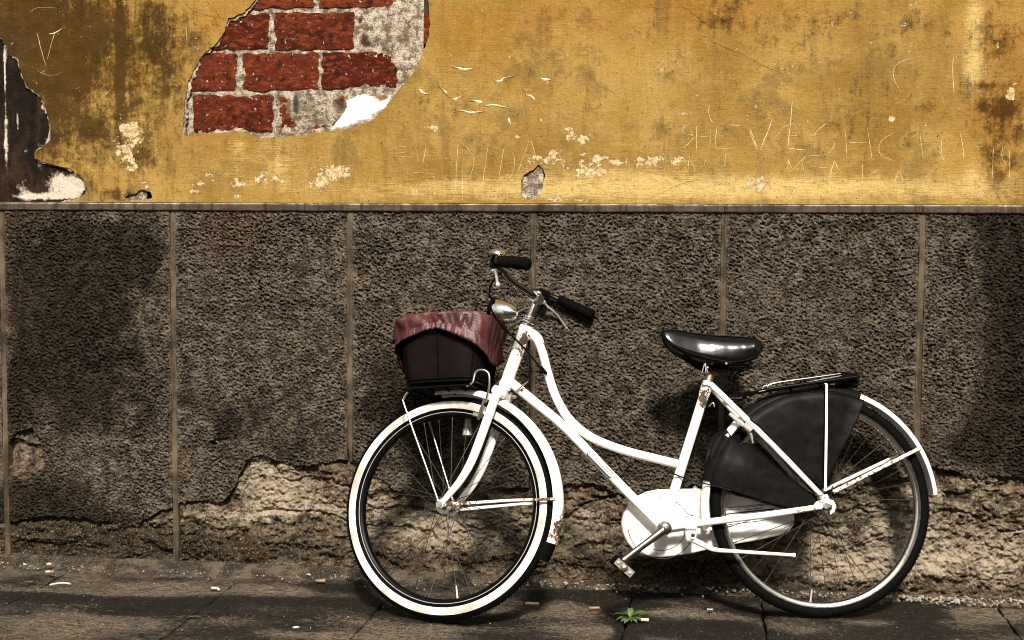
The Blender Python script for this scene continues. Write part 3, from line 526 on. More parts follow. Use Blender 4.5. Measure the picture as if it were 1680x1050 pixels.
PA_UN = [((-1.1150,0.2555),120,60,.35),((-1.3007,0.1295),60,30,.25),((0.8594,0.2250),90,60,.35),((0.7716,0.0998),160,34,.4),((0.5526,0.0818),60,20,.3),((-0.7121,0.1898),60,40,.3),((-0.3965,0.1616),160,40,.3),((-1.0132,0.2786),90,35,.45),((-0.9528,0.2112),80,14,.75),((-1.0950,0.1866),50,14,.5),((-1.2797,0.1703),60,20,.4),((-0.2605,0.1956),140,35,.55),((-0.5535,0.1365),90,20,.5),((-0.0488,0.1740),50,30,.75),((0.0261,0.3110),60,16,.35),((0.7718,0.0904),150,26,.75),((0.8402,0.2804),60,30,.25),((1.1111,0.1595),110,45,.75),((1.1785,0.2916),70,40,.35),((1.0534,0.3430),60,20,.3),((-1.9285,0.3618),30,40,.4),((-0.7519,0.3063),40,20,.4),((0.6791,0.1810),60,20,.3),((-1.2365,0.4208),20,8,.6),((1.2366,0.0901),40,30,.5)]
STAIN_SHADE_UN = [((-1.0549,0.0685),160,28,.75),((-1.3634,0.0670),120,24,.55),((-1.8052,0.0709),150,60,1.1),((-1.4674,0.0833),100,40,.4),((-0.3181,0.0671),160,20,.8),((0.2178,0.0686),120,30,1.0),((0.6825,0.0018),140,12,.8),((1.1676,0.0278),80,10,.7),((-0.5538,0.2929),60,14,.5),((0.3850,0.1514),40,50,.3),((-0.6723,0.0337),60,26,.5),((0.6416,0.2362),40,16,.5),((-1.8669,0.2113),60,40,.3)]  # damp along the wall foot, plus the chain case's shadow painted in
def under_h(X, Z):
    y = .0300 - .012 * fbm(X, Z, 6.5, 3, 121) - .0090 * fbm(X, Z, 30, 3, 131) - .0085 * fbm(X, Z, 100, 2, 141)
    rd = lambda f, s: 1 - 2.4 * np.abs(Perlin(s)(X * f + .3 * fbm(X, Z, 20, 2, s + 5), Z * f * 1.3))
    y -= .0045 * rd(9, 151) + .0018 * rd(27, 161) + .0024 * rd(66, 171) + .0085 * fbm(X, Z, 46, 3, 191)
    st1 = fbm(X * .8, Z * 2.2, 7, 3, 181); y -= .008 * sstep(-.04, .06, st1) + .005 * sstep(.24, .32, st1)
    y -= .010 * sstep(.22, .02, Z)
    for c in CR:
        d = line_d(X, Z, c); y += .014 * np.exp(-(d / .0035) ** 2)
    y += .014 * sstep(-.004, .022, panel_sd(X, Z)) - .004
    return np.clip(y + .008, .0015, .038)
sheet('bare_masonry', -2.15, 1.45, -.03, .56, .0030, under_h, None, 0, dict(pale=lambda X, Z: blobs(X, Z, PA_UN), stain_shade=lambda X, Z: blobs(X, Z, STAIN_SHADE_UN)), MAT['under'], wall)
for a, b in ((-4.6, -2.15), (1.45, 4.0)):
    sheet('bare_masonry', a, b, -.03, .56, .015, lambda X, Z: .0225 - .010 * fbm(X, Z, 6.5, 3, 121), None, 0, dict(pale=lambda X, Z: X * 0 + .3, stain_shade=lambda X, Z: .8 * sstep(.15, .0, Z)), MAT['under'], wall)
mb = MB(); mb.box((-.3, .24, 1.68), (8.6, .40, 3.44)); mb.build('wall_core', MAT['ledge'], wall, 40)

# scratches, cracks and curled flakes in the plaster
def ribbon(pts, w, y=.0062, seed=0, smooth=5, taper=True):
    """a scratch or crack: a thin raised burr following the plaster"""
    rg = random.Random(seed); P = [Vector((p[0], 0, p[1])) for p in pts]; P, _ = spline(P, [0] * len(P), smooth) if len(P) > 2 else ([P[0].lerp(P[1], i / 14) for i in range(15)], 0)
    X = np.array([p.x for p in P]); Z = np.array([p.z for p in P]); Y = plaster_h(X, Z); rings = []
    for i, p in enumerate(P):
        d = (P[min(i + 1, len(P) - 1)] - P[max(i - 1, 0)]).normalized(); n = Vector((-d.z, 0, d.x)); t = i / (len(P) - 1)
        ww = w * rg.uniform(.5, 1.2) * (min(1, .25 + 4 * min(t, 1 - t)) if taper else 1); yy = float(Y[i]); jt = n * rg.uniform(-.0004, .0004)
        rings.append([tuple(p + jt - n * ww + Vector((0, yy + .001, 0))), tuple(p + jt + Vector((0, yy - .0009, 0))), tuple(p + jt + n * ww + Vector((0, yy + .001, 0)))])
    return MB().loft(rings, False, False)
SCR = [[(0.2613,1.4338),(0.2437,1.4280),(0.2379,1.4142),(0.2459,1.4043),(0.2657,1.4022),(0.2678,1.3904),(0.2542,1.3746),(0.2346,1.3628),(0.1832,1.3590)], [(0.2791,1.4317),(0.2810,1.3489)], [(0.3204,1.4256),(0.3207,1.3508)], [(0.2796,1.3943),(0.3208,1.3981)],
  [(0.3419,1.4314),(0.3373,1.3941),(0.3361,1.3724),(0.3429,1.3625),(0.3998,1.3577)], [(0.3404,1.3980),(0.3659,1.3979)], [(0.3556,1.4314),(0.4162,1.4291)], [(0.3195,1.4925),(0.3150,1.4729),(0.3221,1.4473),(0.3399,1.4314)], [(0.4377,1.4270),(0.4661,1.3524)], [(0.5064,1.4521),(0.4943,1.4131),(0.4700,1.3524)], [(0.4359,1.4192),(0.4622,1.3544)],
  [(0.5644,1.5025),(0.5598,1.4323),(0.5533,1.3600)], [(0.5772,1.4322),(0.5425,1.4265),(0.5273,1.4090),(0.5198,1.3934)], [(0.5488,1.3972),(0.5836,1.3990)], [(0.5533,1.3600),(0.6152,1.3540)], [(0.6694,1.4356),(0.6429,1.4163),(0.6298,1.3969)], [(0.6819,1.3850),(0.6918,1.3713),(0.6712,1.3441),(0.6367,1.3383),(0.6097,1.3391)],
  [(0.2553,1.2935),(0.2588,1.3272),(0.2790,1.2916)], [(0.3080,1.3271),(0.3044,1.3093)], [(0.3687,1.3428),(0.3653,1.3034)], [(0.2270,1.3411),(0.2276,1.2955)], [(0.5545,1.2934),(0.5558,1.3267)], [(0.5558,1.3267),(0.5660,1.2993)], [(0.5642,1.2914),(0.6097,1.3384)], [(0.5966,1.3188),(0.6029,1.2914)], [(0.6799,1.2894),(0.6927,1.3206)], [(0.6927,1.3206),(0.7067,1.2933)], [(0.6412,1.3031),(0.6758,1.3031)],
  [(0.7221,1.4166),(0.7293,1.3302)], [(0.7870,1.4210),(0.8037,1.3231)], [(0.7261,1.3770),(0.7902,1.3768)], [(0.8851,1.4113),(0.8491,1.3975),(0.8267,1.3790),(0.8217,1.3557),(0.8275,1.3417),(0.8506,1.3277),(0.8758,1.3207)], [(0.9396,1.4064),(0.9503,1.3345)], [(1.0053,1.3969),(1.0016,1.3645),(1.0068,1.3321),(1.0148,1.3182)], [(0.9766,1.3692),(1.0044,1.3413)], [(1.0546,1.4059),(1.0646,1.3643),(1.0678,1.3227)], [(0.9412,1.6335),(0.9030,1.6238),(0.8717,1.6103),(0.8594,1.5920),(0.8598,1.5735),(0.8684,1.5503),(0.8825,1.5317)], [(1.0311,1.6315),(1.0300,1.5856),(1.0361,1.5189)],
  [(0.8681,1.2531),(0.8809,1.2951)], [(0.8809,1.2951),(0.8976,1.2578)], [(0.7746,1.3138),(0.7776,1.2530)], [(0.6754,1.2623),(0.6926,1.3233)], [(1.1519,1.3641),(1.1520,1.2718)], [(1.1785,1.3686),(1.1772,1.3318),(1.1911,1.3133)], [(1.1989,1.3547),(1.2015,1.2580)], [(0.7923,1.2764),(0.8238,1.2998)],
  [(-0.6752,1.3645),(-0.5958,1.3724)], [(-0.6626,1.3449),(-0.6208,1.3530)], [(-0.6647,1.3360),(-0.6041,1.3387)], [(-0.6083,1.3428),(-0.6020,1.3529)], [(-0.5895,1.3610),(-0.5841,1.3224)], [(-0.5604,1.3670),(-0.5707,1.3122)], [(-0.4577,1.3829),(-0.4668,1.2310)], [(-0.4577,1.3829),(-0.4341,1.3707),(-0.4134,1.3444),(-0.4072,1.3201),(-0.4132,1.2918),(-0.4255,1.2676),(-0.4606,1.2351)], [(-0.4455,1.3081),(-0.4418,1.2026)], [(-0.4586,1.2635),(-0.4297,1.2635)], [(-0.3622,1.3786),(-0.3821,1.2352)], [(-0.3121,1.3704),(-0.3317,1.2555)],
  [(-0.2883,1.3522),(-0.2800,1.3280),(-0.2839,1.2918),(-0.2981,1.2656)], [(-0.3144,1.2434),(-0.3512,1.2170)], [(-0.2355,1.3842),(-0.2756,1.2696)], [(-0.2515,1.3400),(-0.2149,1.3408)], [(-0.2294,1.3902),(-0.2086,1.3199)], [(-0.1481,1.3639),(-0.1212,1.2877)], [(-0.6166,1.2887),(-0.5249,1.2838)],
  [(-1.8450,1.7386),(-1.8168,1.6309)], [(-1.7593,1.7517),(-1.7845,1.7378),(-1.8033,1.7348)], [(-1.7845,1.7378),(-1.8115,1.6536)], [(-1.3912,1.7502),(-1.3405,1.7508)], [(-1.3405,1.7508),(-1.3376,1.6995)], [(-1.8683,1.8040),(-1.8401,1.8197),(-1.7638,1.8165)], [(-1.8436,1.6149),(-1.8019,1.6014),(-1.7601,1.6108)]]
BOLD = {9: .0022, 8: .0014, 10: .0013, 11: .0019, 14: .0021, 65: .0016, 66: .0030, 67: .0015}
for i, c in enumerate(SCR): ribbon(c, BOLD.get(i, .00125 if i < 46 else .00095), seed=i).build('scratched_stroke', MAT['scratch'], wall, None)
for i, c in enumerate([CRACK, [(0.2245,1.7936),(0.2654,1.7660),(0.3063,1.7317),(0.3205,1.6845),(0.3611,1.6638),(0.4151,1.6430),(0.4758,1.6087),(0.5362,1.5813)], [(-0.5223,1.5568),(-0.4953,1.5275),(-0.4774,1.5099),(-0.4387,1.5270)], [(-0.0575,1.5957),(-0.0224,1.5553),(0.0299,1.5291)], [(-0.2784,1.4244),(-0.2667,1.4360),(-0.2520,1.4388)], [(-1.3432,1.8243),(-1.3164,1.8015),(-1.2661,1.7848),(-1.2058,1.7730)], [(1.2058,1.4282),(1.2262,1.4143),(1.2366,1.3914)], [(0.1431,1.2099),(0.2111,1.2442),(0.2857,1.2682)], [(-0.2615,1.5516),(-0.2467,1.5313)], [(-0.3263,1.5638),(-0.2910,1.5808),(-0.2617,1.5891)]]):
    ribbon(rough_line(c, .0016, 3, 300 + i), .0009, seed=i, smooth=2).build('hairline_crack', MAT['dark'], wall, None)
FLK = [([3.23], [(-0.4836,1.6163),(-0.4658,1.6126),(-0.4420,1.6066),(-0.4093,1.6074)], .0035), (0, [(-0.3411,1.5685),(-0.3234,1.5695),(-0.3146,1.5781),(-0.2822,1.5847)], .0032), (0, [(-0.2438,1.5353),(-0.2425,1.5255),(-0.2290,1.5225),(-0.2154,1.5080)], .003), (0, [(-0.5821,1.5474),(-0.5671,1.5339),(-0.5521,1.5320)], .0036), (0, [(-0.5211,1.5556),(-0.5013,1.5409),(-0.4923,1.5304)], .0026), (0, [(-0.4744,1.5128),(-0.4595,1.5173),(-0.4417,1.5265)], .0028), (0, [(-0.4208,1.5095),(-0.4000,1.5076),(-0.3793,1.5033)], .0042), (0, [(-0.3733,1.4934),(-0.3437,1.4956),(-0.3141,1.4896),(-0.2929,1.4871)], .003), (0, [(-0.4743,1.4749),(-0.4445,1.4788),(-0.4177,1.4728),(-0.3732,1.4772)], .003), (0, [(-0.2992,1.4564),(-0.2962,1.4448),(-0.2926,1.4332)], .0034), (0, [(-0.2022,1.4576),(-0.1945,1.4425)], .002), (0, [(-0.3002,1.6397),(-0.2926,1.6454)], .002), (0, [(-0.2089,1.5857),(-0.1942,1.5741),(-0.1679,1.5727)], .0035)]
for i, (_, c, w) in enumerate(FLK):                                   # plaster skin lifted from the wall in little curls
    P, _ = spline([Vector((p[0], 0, p[1])) for p in c], [0] * len(c), 6) if len(c) > 2 else ([Vector((c[0][0], 0, c[0][1])).lerp(Vector((c[1][0], 0, c[1][1])), t / 8) for t in range(9)], 0)
    rings = []; rg = random.Random(i)
    for j, p in enumerate(P):
        t = j / (len(P) - 1); ww = w * 1.15 * (math.sin(math.pi * min(max(t, .03), .97) ** (.6 if i % 2 else 1.6)) ** 1.5 + .12) * rg.uniform(.6, 1.2); d = (P[min(j + 1, len(P) - 1)] - P[max(j - 1, 0)]).normalized(); n = Vector((-d.z, 0, d.x))
        if n.z < 0: n = -n
        rings.append([tuple(p - n * ww + Vector((0, .0105, 0))), tuple(p - n * ww * .2 + Vector((0, .0082, 0))), tuple(p + n * ww * .8 + Vector((0, .0074, 0))), tuple(p + n * ww + Vector((0, .0095, 0)))])
    MB().loft(rings, False, False).build('curled_flake', MAT['cream'], wall, None)

# ================================================================== THE PAVEMENT
pav = MB(); pav.add([(-9, .30, -.035), (9, .30, -.035), (9, -3.2, -.035), (-9, -3.2, -.035)], [(0, 3, 2, 1)])
pavement = tag(pav.build('pavement', MAT['soil'], None, None), kind='structure')
st_ = MB(); st_.add([(-60, -3.2, -.06), (60, -3.2, -.06), (60, -60, -.06), (-60, -60, -.06)], [(0, 3, 2, 1)])
tag(st_.build('street', MAT['street'], None, None), kind='structure')
opp = empty('added_street_house', 'unseen dark ochre house added across the street to block sky light', 'house', (0, -12.0, -.06))  # out-of-view house, added to cut sky fill and shape reflections
ob = MB(); ob.box((20, -1.5, 4.7), (44, 3.0, 9.4)); ob.build('wall', m_plain('added_house_ochre_render', (.10, .062, .026), (.17, .105, .045), 1.5, .9, .004), opp)
wm = None; sm = None
for r in range(3):
    for i in range(0, 9):
        if wm is None:
            b_ = MB(); b_.box((0, 0, 0), (1.0, .06, 1.6)); wm = b_.mesh('added_house_window'); wm.materials.append(MAT['black'])
            b_ = MB()
            b_.box((0, .03, 0), (.52, .05, 1.64))
            sm = b_.mesh('shutter'); sm.materials.append(m_plain('added_house_green_shutter', (.012, .022, .014), (.02, .035, .022), 20, .6, .002))
        w_ = bpy.data.objects.new('added_house_window', wm); COL.objects.link(w_); w_.parent = opp; w_.location = (i * 2.9 - .4, .035, 1.9 + r * 2.8)
        
        for s in (-.78, .78): s_ = bpy.data.objects.new('shutter', sm); COL.objects.link(s_); s_.parent = w_; s_.location = (s, 0, 0)
def gblobs(X, Y, lst):
    t = np.zeros_like(X)
    for (c, rx, ry, a) in lst: t += a * np.exp(-((X - c[0]) / (rx * .0019)) ** 2 - ((Y - c[1]) / (ry * .0058)) ** 2)
    return t
WET = [((-1.6698,-0.4012),170,9,.7),((-1.3026,-0.4950),120,8,.55),((-1.1645,-0.3685),60,9,.5),((-0.7897,-0.1600),70,10,.6),((-0.8957,-0.3245),120,8,.6),((-0.6361,-0.3172),60,14,.6),((-0.3602,-0.4209),110,10,.8),((-0.2306,-0.5750),60,12,.4),((0.0802,-0.1999),60,14,.7),((0.1159,-0.4886),20,20,.7),((0.3674,-0.4478),90,16,.8),((0.4054,-0.0385),110,9,.6),((0.9323,-0.1637),45,12,.9),((0.9228,-0.3576),40,18,.7),((0.7053,-0.3745),70,12,.45),((0.6145,-0.2156),110,7,.7),((1.2006,-0.0165),40,6,.3),((-0.1476,-0.1293),90,9,.6),((0.1245,-0.3419),50,8,.4),((-1.0163,-0.6723),160,14,.35),
  ((-1.3327,-0.2342),100,9,-.75),((-1.3985,-0.3127),120,6,-.3),((-0.9893,-0.2080),60,8,-.7),((-1.4483,-0.6622),130,14,-.5),((-0.7592,-0.6607),90,10,-.45),((-0.4351,-0.5780),90,14,-.4),((0.2621,-0.2597),70,7,-.7),((-0.0567,-0.2914),60,12,-.35),((0.6215,-0.3758),60,10,-.45),((1.1626,-0.1261),60,10,-.75),((0.8153,-0.2812),40,10,-.35),((-0.0012,-0.5076),50,12,-.3)]
def stone(x0, x1, y0, y1, seed, step=.007, tilt=0.0):
    rg = random.Random(seed); g = .0036
    Q = rough_line([(x0 + g, y0 + g), (x1 - g, y0 + g), (x1 - g, y1 - g), (x0 + g, y1 - g)], .0038, 14, seed, True)
    def hf(X, Y):
        e = np.clip(-poly_sd(X, Y, Q), 0, .018)
        ch = np.sin(X * 210 + 2.0 * fbm(X, Y, 6, 2, seed)) * sstep(-.1, .3, fbm(X, Y, 3, 2, 7)) * sstep(-.6, -1.0, X)
        return -.0035 - .0035 * (1 - e / .018) ** 2 + .0050 * fbm(X, Y, 5, 3, 210) + .0042 * fbm(X, Y * 1.6, 34, 3, 220) + .0012 * ch + tilt
    o = sheet('paving_stone', x0, x1, y0, y1, step, hf, lambda X, Y: -poly_sd(X, Y, Q), .03, dict(wet=lambda X, Y: .06 + gblobs(X, Y, WET)), MAT['pave'], pavement, True)
XS = [-4.3, -3.55, -2.95, -2.38, -1.72, -1.137, -.627, .105, .495, 1.19, 1.80, 2.45, 3.1, 3.8]
YS = [.0, -.478, -.97]
for i in range(len(XS) - 1):
    inview = -2.5 < XS[i] < 1.5
    for j in range(2): stone(XS[i], XS[i + 1], YS[j + 1], YS[j] - (.0 if j else .02), 400 + i * 5 + j, .007 if inview else .03, random.Random(i * 3 + j).uniform(-.0012, .0012))
    for j, (a, b) in enumerate(((-1.52, -.97), (-2.1, -1.52), (-2.6, -2.1), (-3.18, -2.6))): stone(XS[i] + .2 * (j % 2), XS[i + 1] + .2 * (j % 2), a, b, 700 + i * 5 + j, .04)
# sand washed against the foot of the wall
def sand_h(X, Y):
    w = .085 + .06 * fbm(X, X * 0, 2.2, 4, 240) + .03 * fbm(X, Y, 9, 3, 241) - .055 * sstep(-.55, -.1, X) + .02 * np.exp(-((X + 1.35) / .25) ** 2)
    t = np.clip((Y + w) / w, 0, 1); hh = (.030 - .014 * sstep(-.6, .1, X)) * t ** 1.4
    return np.where(t > 0, -.0065, -.034) + hh + .0026 * fbm(X, Y, 26, 4, 250) * (t > 0) + .0012 * fbm(X, Y, 120, 2, 260)
tag(sheet('sand_drift', -4.2, 3.6, -.20, .030, .0065, sand_h, None, 0, None, MAT['sand'], None, True), kind='stuff')

# ================================================================== THE BICYCLE (frame coordinates: x to the rear, y to the wall, z up; the whole thing then leans on the wall)
bike = empty('bicycle', 'old white step-through bicycle with a maroon covered basket leaning on the wall', 'bicycle', (-.3963, -.4656, .002))
bike.rotation_euler = (Matrix.Rotation(.1913, 3, 'Z') @ Matrix.Rotation(math.radians(-10), 3, 'X')).to_euler()
def wear(o, pts, base=0.0):
    me = o.data; n = len(me.vertices); co = np.empty(n * 3, np.float32); me.vertices.foreach_get('co', co); co = co.reshape(-1, 3); w = np.full(n, base, np.float32)
    for c, r, a in pts: w += a * np.exp(-((co - np.array(c)) ** 2).sum(1) / r ** 2)
    at = me.attributes.new('wear', 'FLOAT', 'POINT'); at.data.foreach_set('value', w); return o
V = Vector
def line(a, b, n=8): a = V(a); b = V(b); return [a.lerp(b, i / n) for i in range(n + 1)]

# ---- frame
BBp = V((0.6182,-0.0000,0.2562)); HT0 = V((0.1614,-0.0000,0.6559)); HT1 = V((0.2277,-0.0000,0.8392)); ST1 = V((0.7572,-0.0000,0.6736)); DO = V((1.0793, 0, .319))
f = MB()
f.tube(line(HT0, HT1, 14), .0185, 20)
f.tube(line(HT0 + (HT1 - HT0) * .02, HT0 + (HT1 - HT0) * .12, 3), [.0185, .0205, .0205, .0190], 20)
f.tube(line(HT0 + (HT1 - HT0) * .90, HT1, 3), [.0190, .0205, .0205, .0200], 20)
dt = [V((0.1774,-0.0000,0.6789)), V((0.2375,-0.0000,0.6293)), V((0.3415,-0.0000,0.5409)), V((0.4678,-0.0000,0.4088)), V((0.5972,-0.0000,0.2772)), BBp]
f.tube(dt, .0140, 18, smooth=8)
tt = [V((0.2276,-0.0000,0.8177)), V((0.2561,-0.0000,0.8017)), V((0.2737,-0.0000,0.7625)), V((0.2893,-0.0000,0.7020)), V((0.3120,-0.0000,0.6346)), V((0.3506,-0.0000,0.5691)), V((0.4069,-0.0000,0.5214)), V((0.4688,-0.0000,0.4922)), V((0.5325,-0.0000,0.4718)), V((0.5963,-0.0000,0.4558)), V((0.6761,-0.0000,0.4363))]
f.tube(tt, [.015] + [.0128] * 10, 18, smooth=6)
f.tube([V((0.2241,-0.0000,0.8213)), V((0.2419,-0.0000,0.8160)), V((0.2579,-0.0000,0.8035)), V((0.2667,-0.0000,0.7856))], [.0175, .0170, .0160, .0140], 18, smooth=5)
f.tube([V((0.3273,-0.0000,0.5462)), V((0.3575,-0.0000,0.5550)), V((0.3699,-0.0000,0.5426))], .0105, 12, smooth=3)
f.tube(line(BBp, ST1, 22), .0142, 18)
f.tube(line(BBp + (ST1 - BBp) * .90, ST1 + (ST1 - BBp) * .012, 5), [.0142, .0162, .0166, .0166, .0166, .0150], 18)
f.lathe(BBp + V((0, -.036, 0)), (0, 1, 0), [(0, .012), (0, .0205), (.072, .0205), (.072, .012)], 28)
for s in (-1, 1):
    f.tube([BBp + V((.012, s * .026, .002)), V((0.7480,-0.0000,0.2730)) + V((0, s * .030, 0)), V((0.9266,-0.0000,0.2949)) + V((0, s * .048, 0)), DO + V((-.018, s * .057, -.004))], [.0115, .0105, .0095, .0078], 12, smooth=8)
    f.tube([ST1 + V((.006, s * .013, -.004)), V((0.8013,-0.0000,0.6308)) + V((0, s * .022, 0)), V((0.9313,-0.0000,0.4957)) + V((0, s * .044, 0)), DO + V((-.004, s * .058, .022))], [.0092, .0090, .0085, .0072], 12, smooth=8)
    # hooked drop-out plate
    c = DO + V((0, s * .060, 0)); hk = [(-.034, .002), (-.026, .012), (-.012, .016), (-.008, .030), (.006, .032), (.012, .018), (.024, .014), (.030, .000), (.026, -.016), (.014, -.026), (.012, -.018), (.019, -.010), (.019, .000), (.010, .006), (-.004, .002), (-.012, -.010), (-.030, -.008)]
    mbp = MB(); f.prism([(c.x + a, c.z + b) for a, b in hk], c.y - .0025, c.y + .0025)
f.box(V((0.6999,-0.0000,0.2645)) + V((0, 0, -.002)), (.03, .05, .004))
frame = wear(f.build('frame', MAT['white'], bike), [((0.2193,-0.0200,0.7961), .022, .8), ((0.2103,-0.0200,0.7642), .014, 1.0), ((0.2211,-0.0200,0.8086), .016, .8), ((0.7376,-0.0150,0.6335), .024, .95), ((0.7460,-0.0150,0.6052), .016, .9), ((0.7523,-0.0150,0.6548), .016, .5), ((1.0599,-0.0600,0.3269), .05, .55), ((1.0037,-0.0500,0.3096), .03, .5), ((0.6155,-0.0200,0.2863), .03, .15), ((0.6206,-0.0200,0.2724), .03, .3), ((0.6718,-0.0300,0.2690), .03, .15), ((0.8848,-0.0500,0.5191), .03, .25), ((0.1605,-0.0200,0.6546), .02, .2)], 0.0)
h = MB(); c = V((0.2119,-0.0000,0.6523)); h.lathe(c + V((0, -.0147, 0)), (0, 1, 0), [(0, 0), (0, .0038), (.0035, .0038), (.0035, 0)], 10)
h.build('cable_hole', MAT['ink'], frame)
# name band on the down tube: a long oval outline with a handwritten word
def on_tube(pts, w):
    a = V((0.3415,-0.0000,0.5409)); b = V((0.5972,-0.0000,0.2772)); d = (b - a).normalized(); nz = V((-d.z, 0, d.x)); nz = nz if nz.z > 0 else -nz; out = []
    for s, t in pts:
        ang = t / .0140; out.append(V((0.4381,-0.0000,0.4396)) + d * s + (nz * math.sin(ang) + V((0, -1, 0)) * math.cos(ang)) * .01425)
    return MB().tube(out, w, 5)
lo = [(-.047 + .003 * i, -.0080) for i in range(31)] + [(.0465, -.0068), (.049, -.004)]
on_tube([(-.048, -.0045), (-.0475, -.0065)] + lo, .0015).build('decal_outline', MAT['ink'], frame)
on_tube([(-.032 + .003 * i, .0090) for i in range(28)] + [(.052, .0080), (.0535, .0055), (.0538, .003)], .0009).build('decal_outline', MAT['ink'], frame)
on_tube([(-.050, .0030), (-.046, .0020), (-.043, .0000)], .0011).build('decal_mark', MAT['ink'], frame)
WORD = [[(-.034, .002), (-.031, .0045), (-.030, .0005), (-.0275, .003), (-.0265, -.0005)], [(-.024, .002), (-.0235, -.001)], [(-.0185, .004), (-.020, .001), (-.0185, -.001), (-.017, .0005)], [(-.013, .0025), (-.015, .0035), (-.0145, .0005), (-.011, -.0005), (-.013, -.003)], [(-.004, -.002), (-.002, .005), (.002, .0045), (.0005, .001), (.004, -.002)], [(.006, .001), (.0065, -.002), (.009, -.0015), (.0095, .0015)], [(.012, .001), (.0125, -.002)], [(.0155, .001), (.0165, -.002), (.0195, -.0015), (.020, .001)], [(.023, -.002), (.0245, .001), (.0265, -.001), (.029, .001), (.031, -.0025)], [(.0265, .0045), (.027, .0040)]]
for wd in WORD: on_tube(wd, .00095).build('decal_letter', MAT['ink'], frame)

# ---- steering assembly
AX = (V((0.2585,-0.0000,0.9271)) - V((0.1614,-0.0000,0.6559))).normalized(); AXO = V((0.1614,-0.0000,0.6559))
STEER = Matrix.Translation(AXO) @ Matrix.Rotation(math.radians(-24), 4, AX) @ Matrix.Translation(-AXO)
def ax(z): return AXO + AX * ((z - AXO.z) / AX.z)
FH = V((-.0045, 0, .3195))
def make_wheel(name, hub, mtx, R, rt, whitewall, rim_in, rim_out, yaw):
    rg = random.Random(len(name)); M4 = mtx @ Matrix.Translation(hub) @ Matrix.Rotation(yaw, 4, 'Y'); O = V((0, 0, 0))
    rm = MB().ring(O, [(rim_out, -.0120), (rim_out - .001, -.0135), (rim_in + .006, -.0125), (rim_in + .001, -.0070), (rim_in, 0), (rim_in + .001, .0070), (rim_in + .006, .0125), (rim_out - .001, .0135), (rim_out, .0120), (rim_in + .008, 0)], 120)
    w = rm.build(name, MAT['black'] if whitewall else MAT['chrome'], bike, 50, M4)  # front chrome rim coloured black, its dark reflection painted in
    if whitewall: MB().ring(O, [(rim_out - .0035 + .0012 * math.cos(t), -.0140 + .0012 * math.sin(t)) for t in (0, 1.05, 2.1, 3.15, 4.2, 5.25)], 120).build('rim_edge_glint', MAT['alu'], w)  # pale ring standing in for the thin highlight on the rim
    rc = R - rt[0]; ty = MB().ring(O, [(rc + rt[0] * math.cos(2 * math.pi * k / 18) * (1 if abs(k - 9) > 3 else .92), rt[1] * math.sin(2 * math.pi * k / 18)) for k in range(18)], 120)
    for i in range(0, 180): # tread ribs
        a = 2 * math.pi * i / 180; ca, sa = math.cos(a), math.sin(a); r0 = R - .0020
        for y0 in (-.008, .006): ty.box((ca * r0, y0 + .001, sa * r0), (.0034, .0065, .0032), Matrix.Rotation(-a, 3, 'Y'))
    ty.build('tyre', MAT['rubber'], w, 50)
    if whitewall:
        for s in (-1, 1):
            ang = [math.radians(t) for t in (64, 73, 82, 91, 100, 108, 115)]
            pr = [(rc + (rt[0] + .0006) * math.cos(t), s * (rt[1] + .0006) * math.sin(t)) for t in ang]; pr += [(rc + (rt[0] - .0008) * math.cos(t), s * (rt[1] - .0008) * math.sin(t)) for t in reversed(ang)]
            MB().ring(O, pr, 120).build('whitewall', MAT['wwall'], w, 60)
    hb = MB().lathe(V((0, -.05, 0)), (0, 1, 0), [(0, .004), (0, .0085), (.008, .0085), (.008, .011), (.019, .013), (.0195, .024), (.0225, .024), (.024, .012), (.076, .012), (.0775, .024), (.0805, .024), (.081, .013), (.092, .011), (.092, .0085), (.10, .0085), (.10, .004)], 24)
    hb.lathe(V((0, -.070, 0)), (0, 1, 0), [(0, .0045), (.14, .0045)], 10); hb.lathe(V((0, -.069, 0)), (0, 1, 0), [(0, .004), (0, .0095), (.007, .0095), (.007, .004)], 6)
    hb.build('hub', MAT['steel'], w)
    sp_me = None; n = 36
    for i in range(n):
        s = -1 if i % 2 else 1; a = 2 * math.pi * i / n; cross = (1 if (i // 2) % 2 else -1) * math.radians(62)
        p0 = V((.022 * math.cos(a + cross), s * .0285, .022 * math.sin(a + cross))); p1 = V(((rim_in + .001) * math.cos(a), s * .003, (rim_in + .001) * math.sin(a))); d = p1 - p0
        if sp_me is None:
            mb = MB(); mb.tube([(0, 0, 0), (0, 0, d.length - .012)], .00105, 6); mb.tube([(0, 0, d.length - .013), (0, 0, d.length)], .0018, 6); sp_me = mb.mesh('spoke'); sp_me.materials.append(MAT['spoke'])
        o = bpy.data.objects.new('spoke', sp_me); COL.objects.link(o); o.parent = w; o.matrix_local = Matrix.Translation(p0) @ d.to_track_quat('Z', 'Y').to_matrix().to_4x4()
    vv = MB(); a = math.radians(-80); vv.tube([(rim_in * math.cos(a), 0, rim_in * math.sin(a)), ((rim_in - .035) * math.cos(a), 0, (rim_in - .035) * math.sin(a))], [.0032, .0024], 8); vv.build('valve', MAT['alu'], w)
    return w
front = make_wheel('front_wheel', FH, STEER, .3205, (.0245, .0190), True, .2615, .2785, .03)
rear = make_wheel('rear_wheel', DO, Matrix.Identity(4), .3215, (.0165, .0165), False, .2770, .2945, .3)

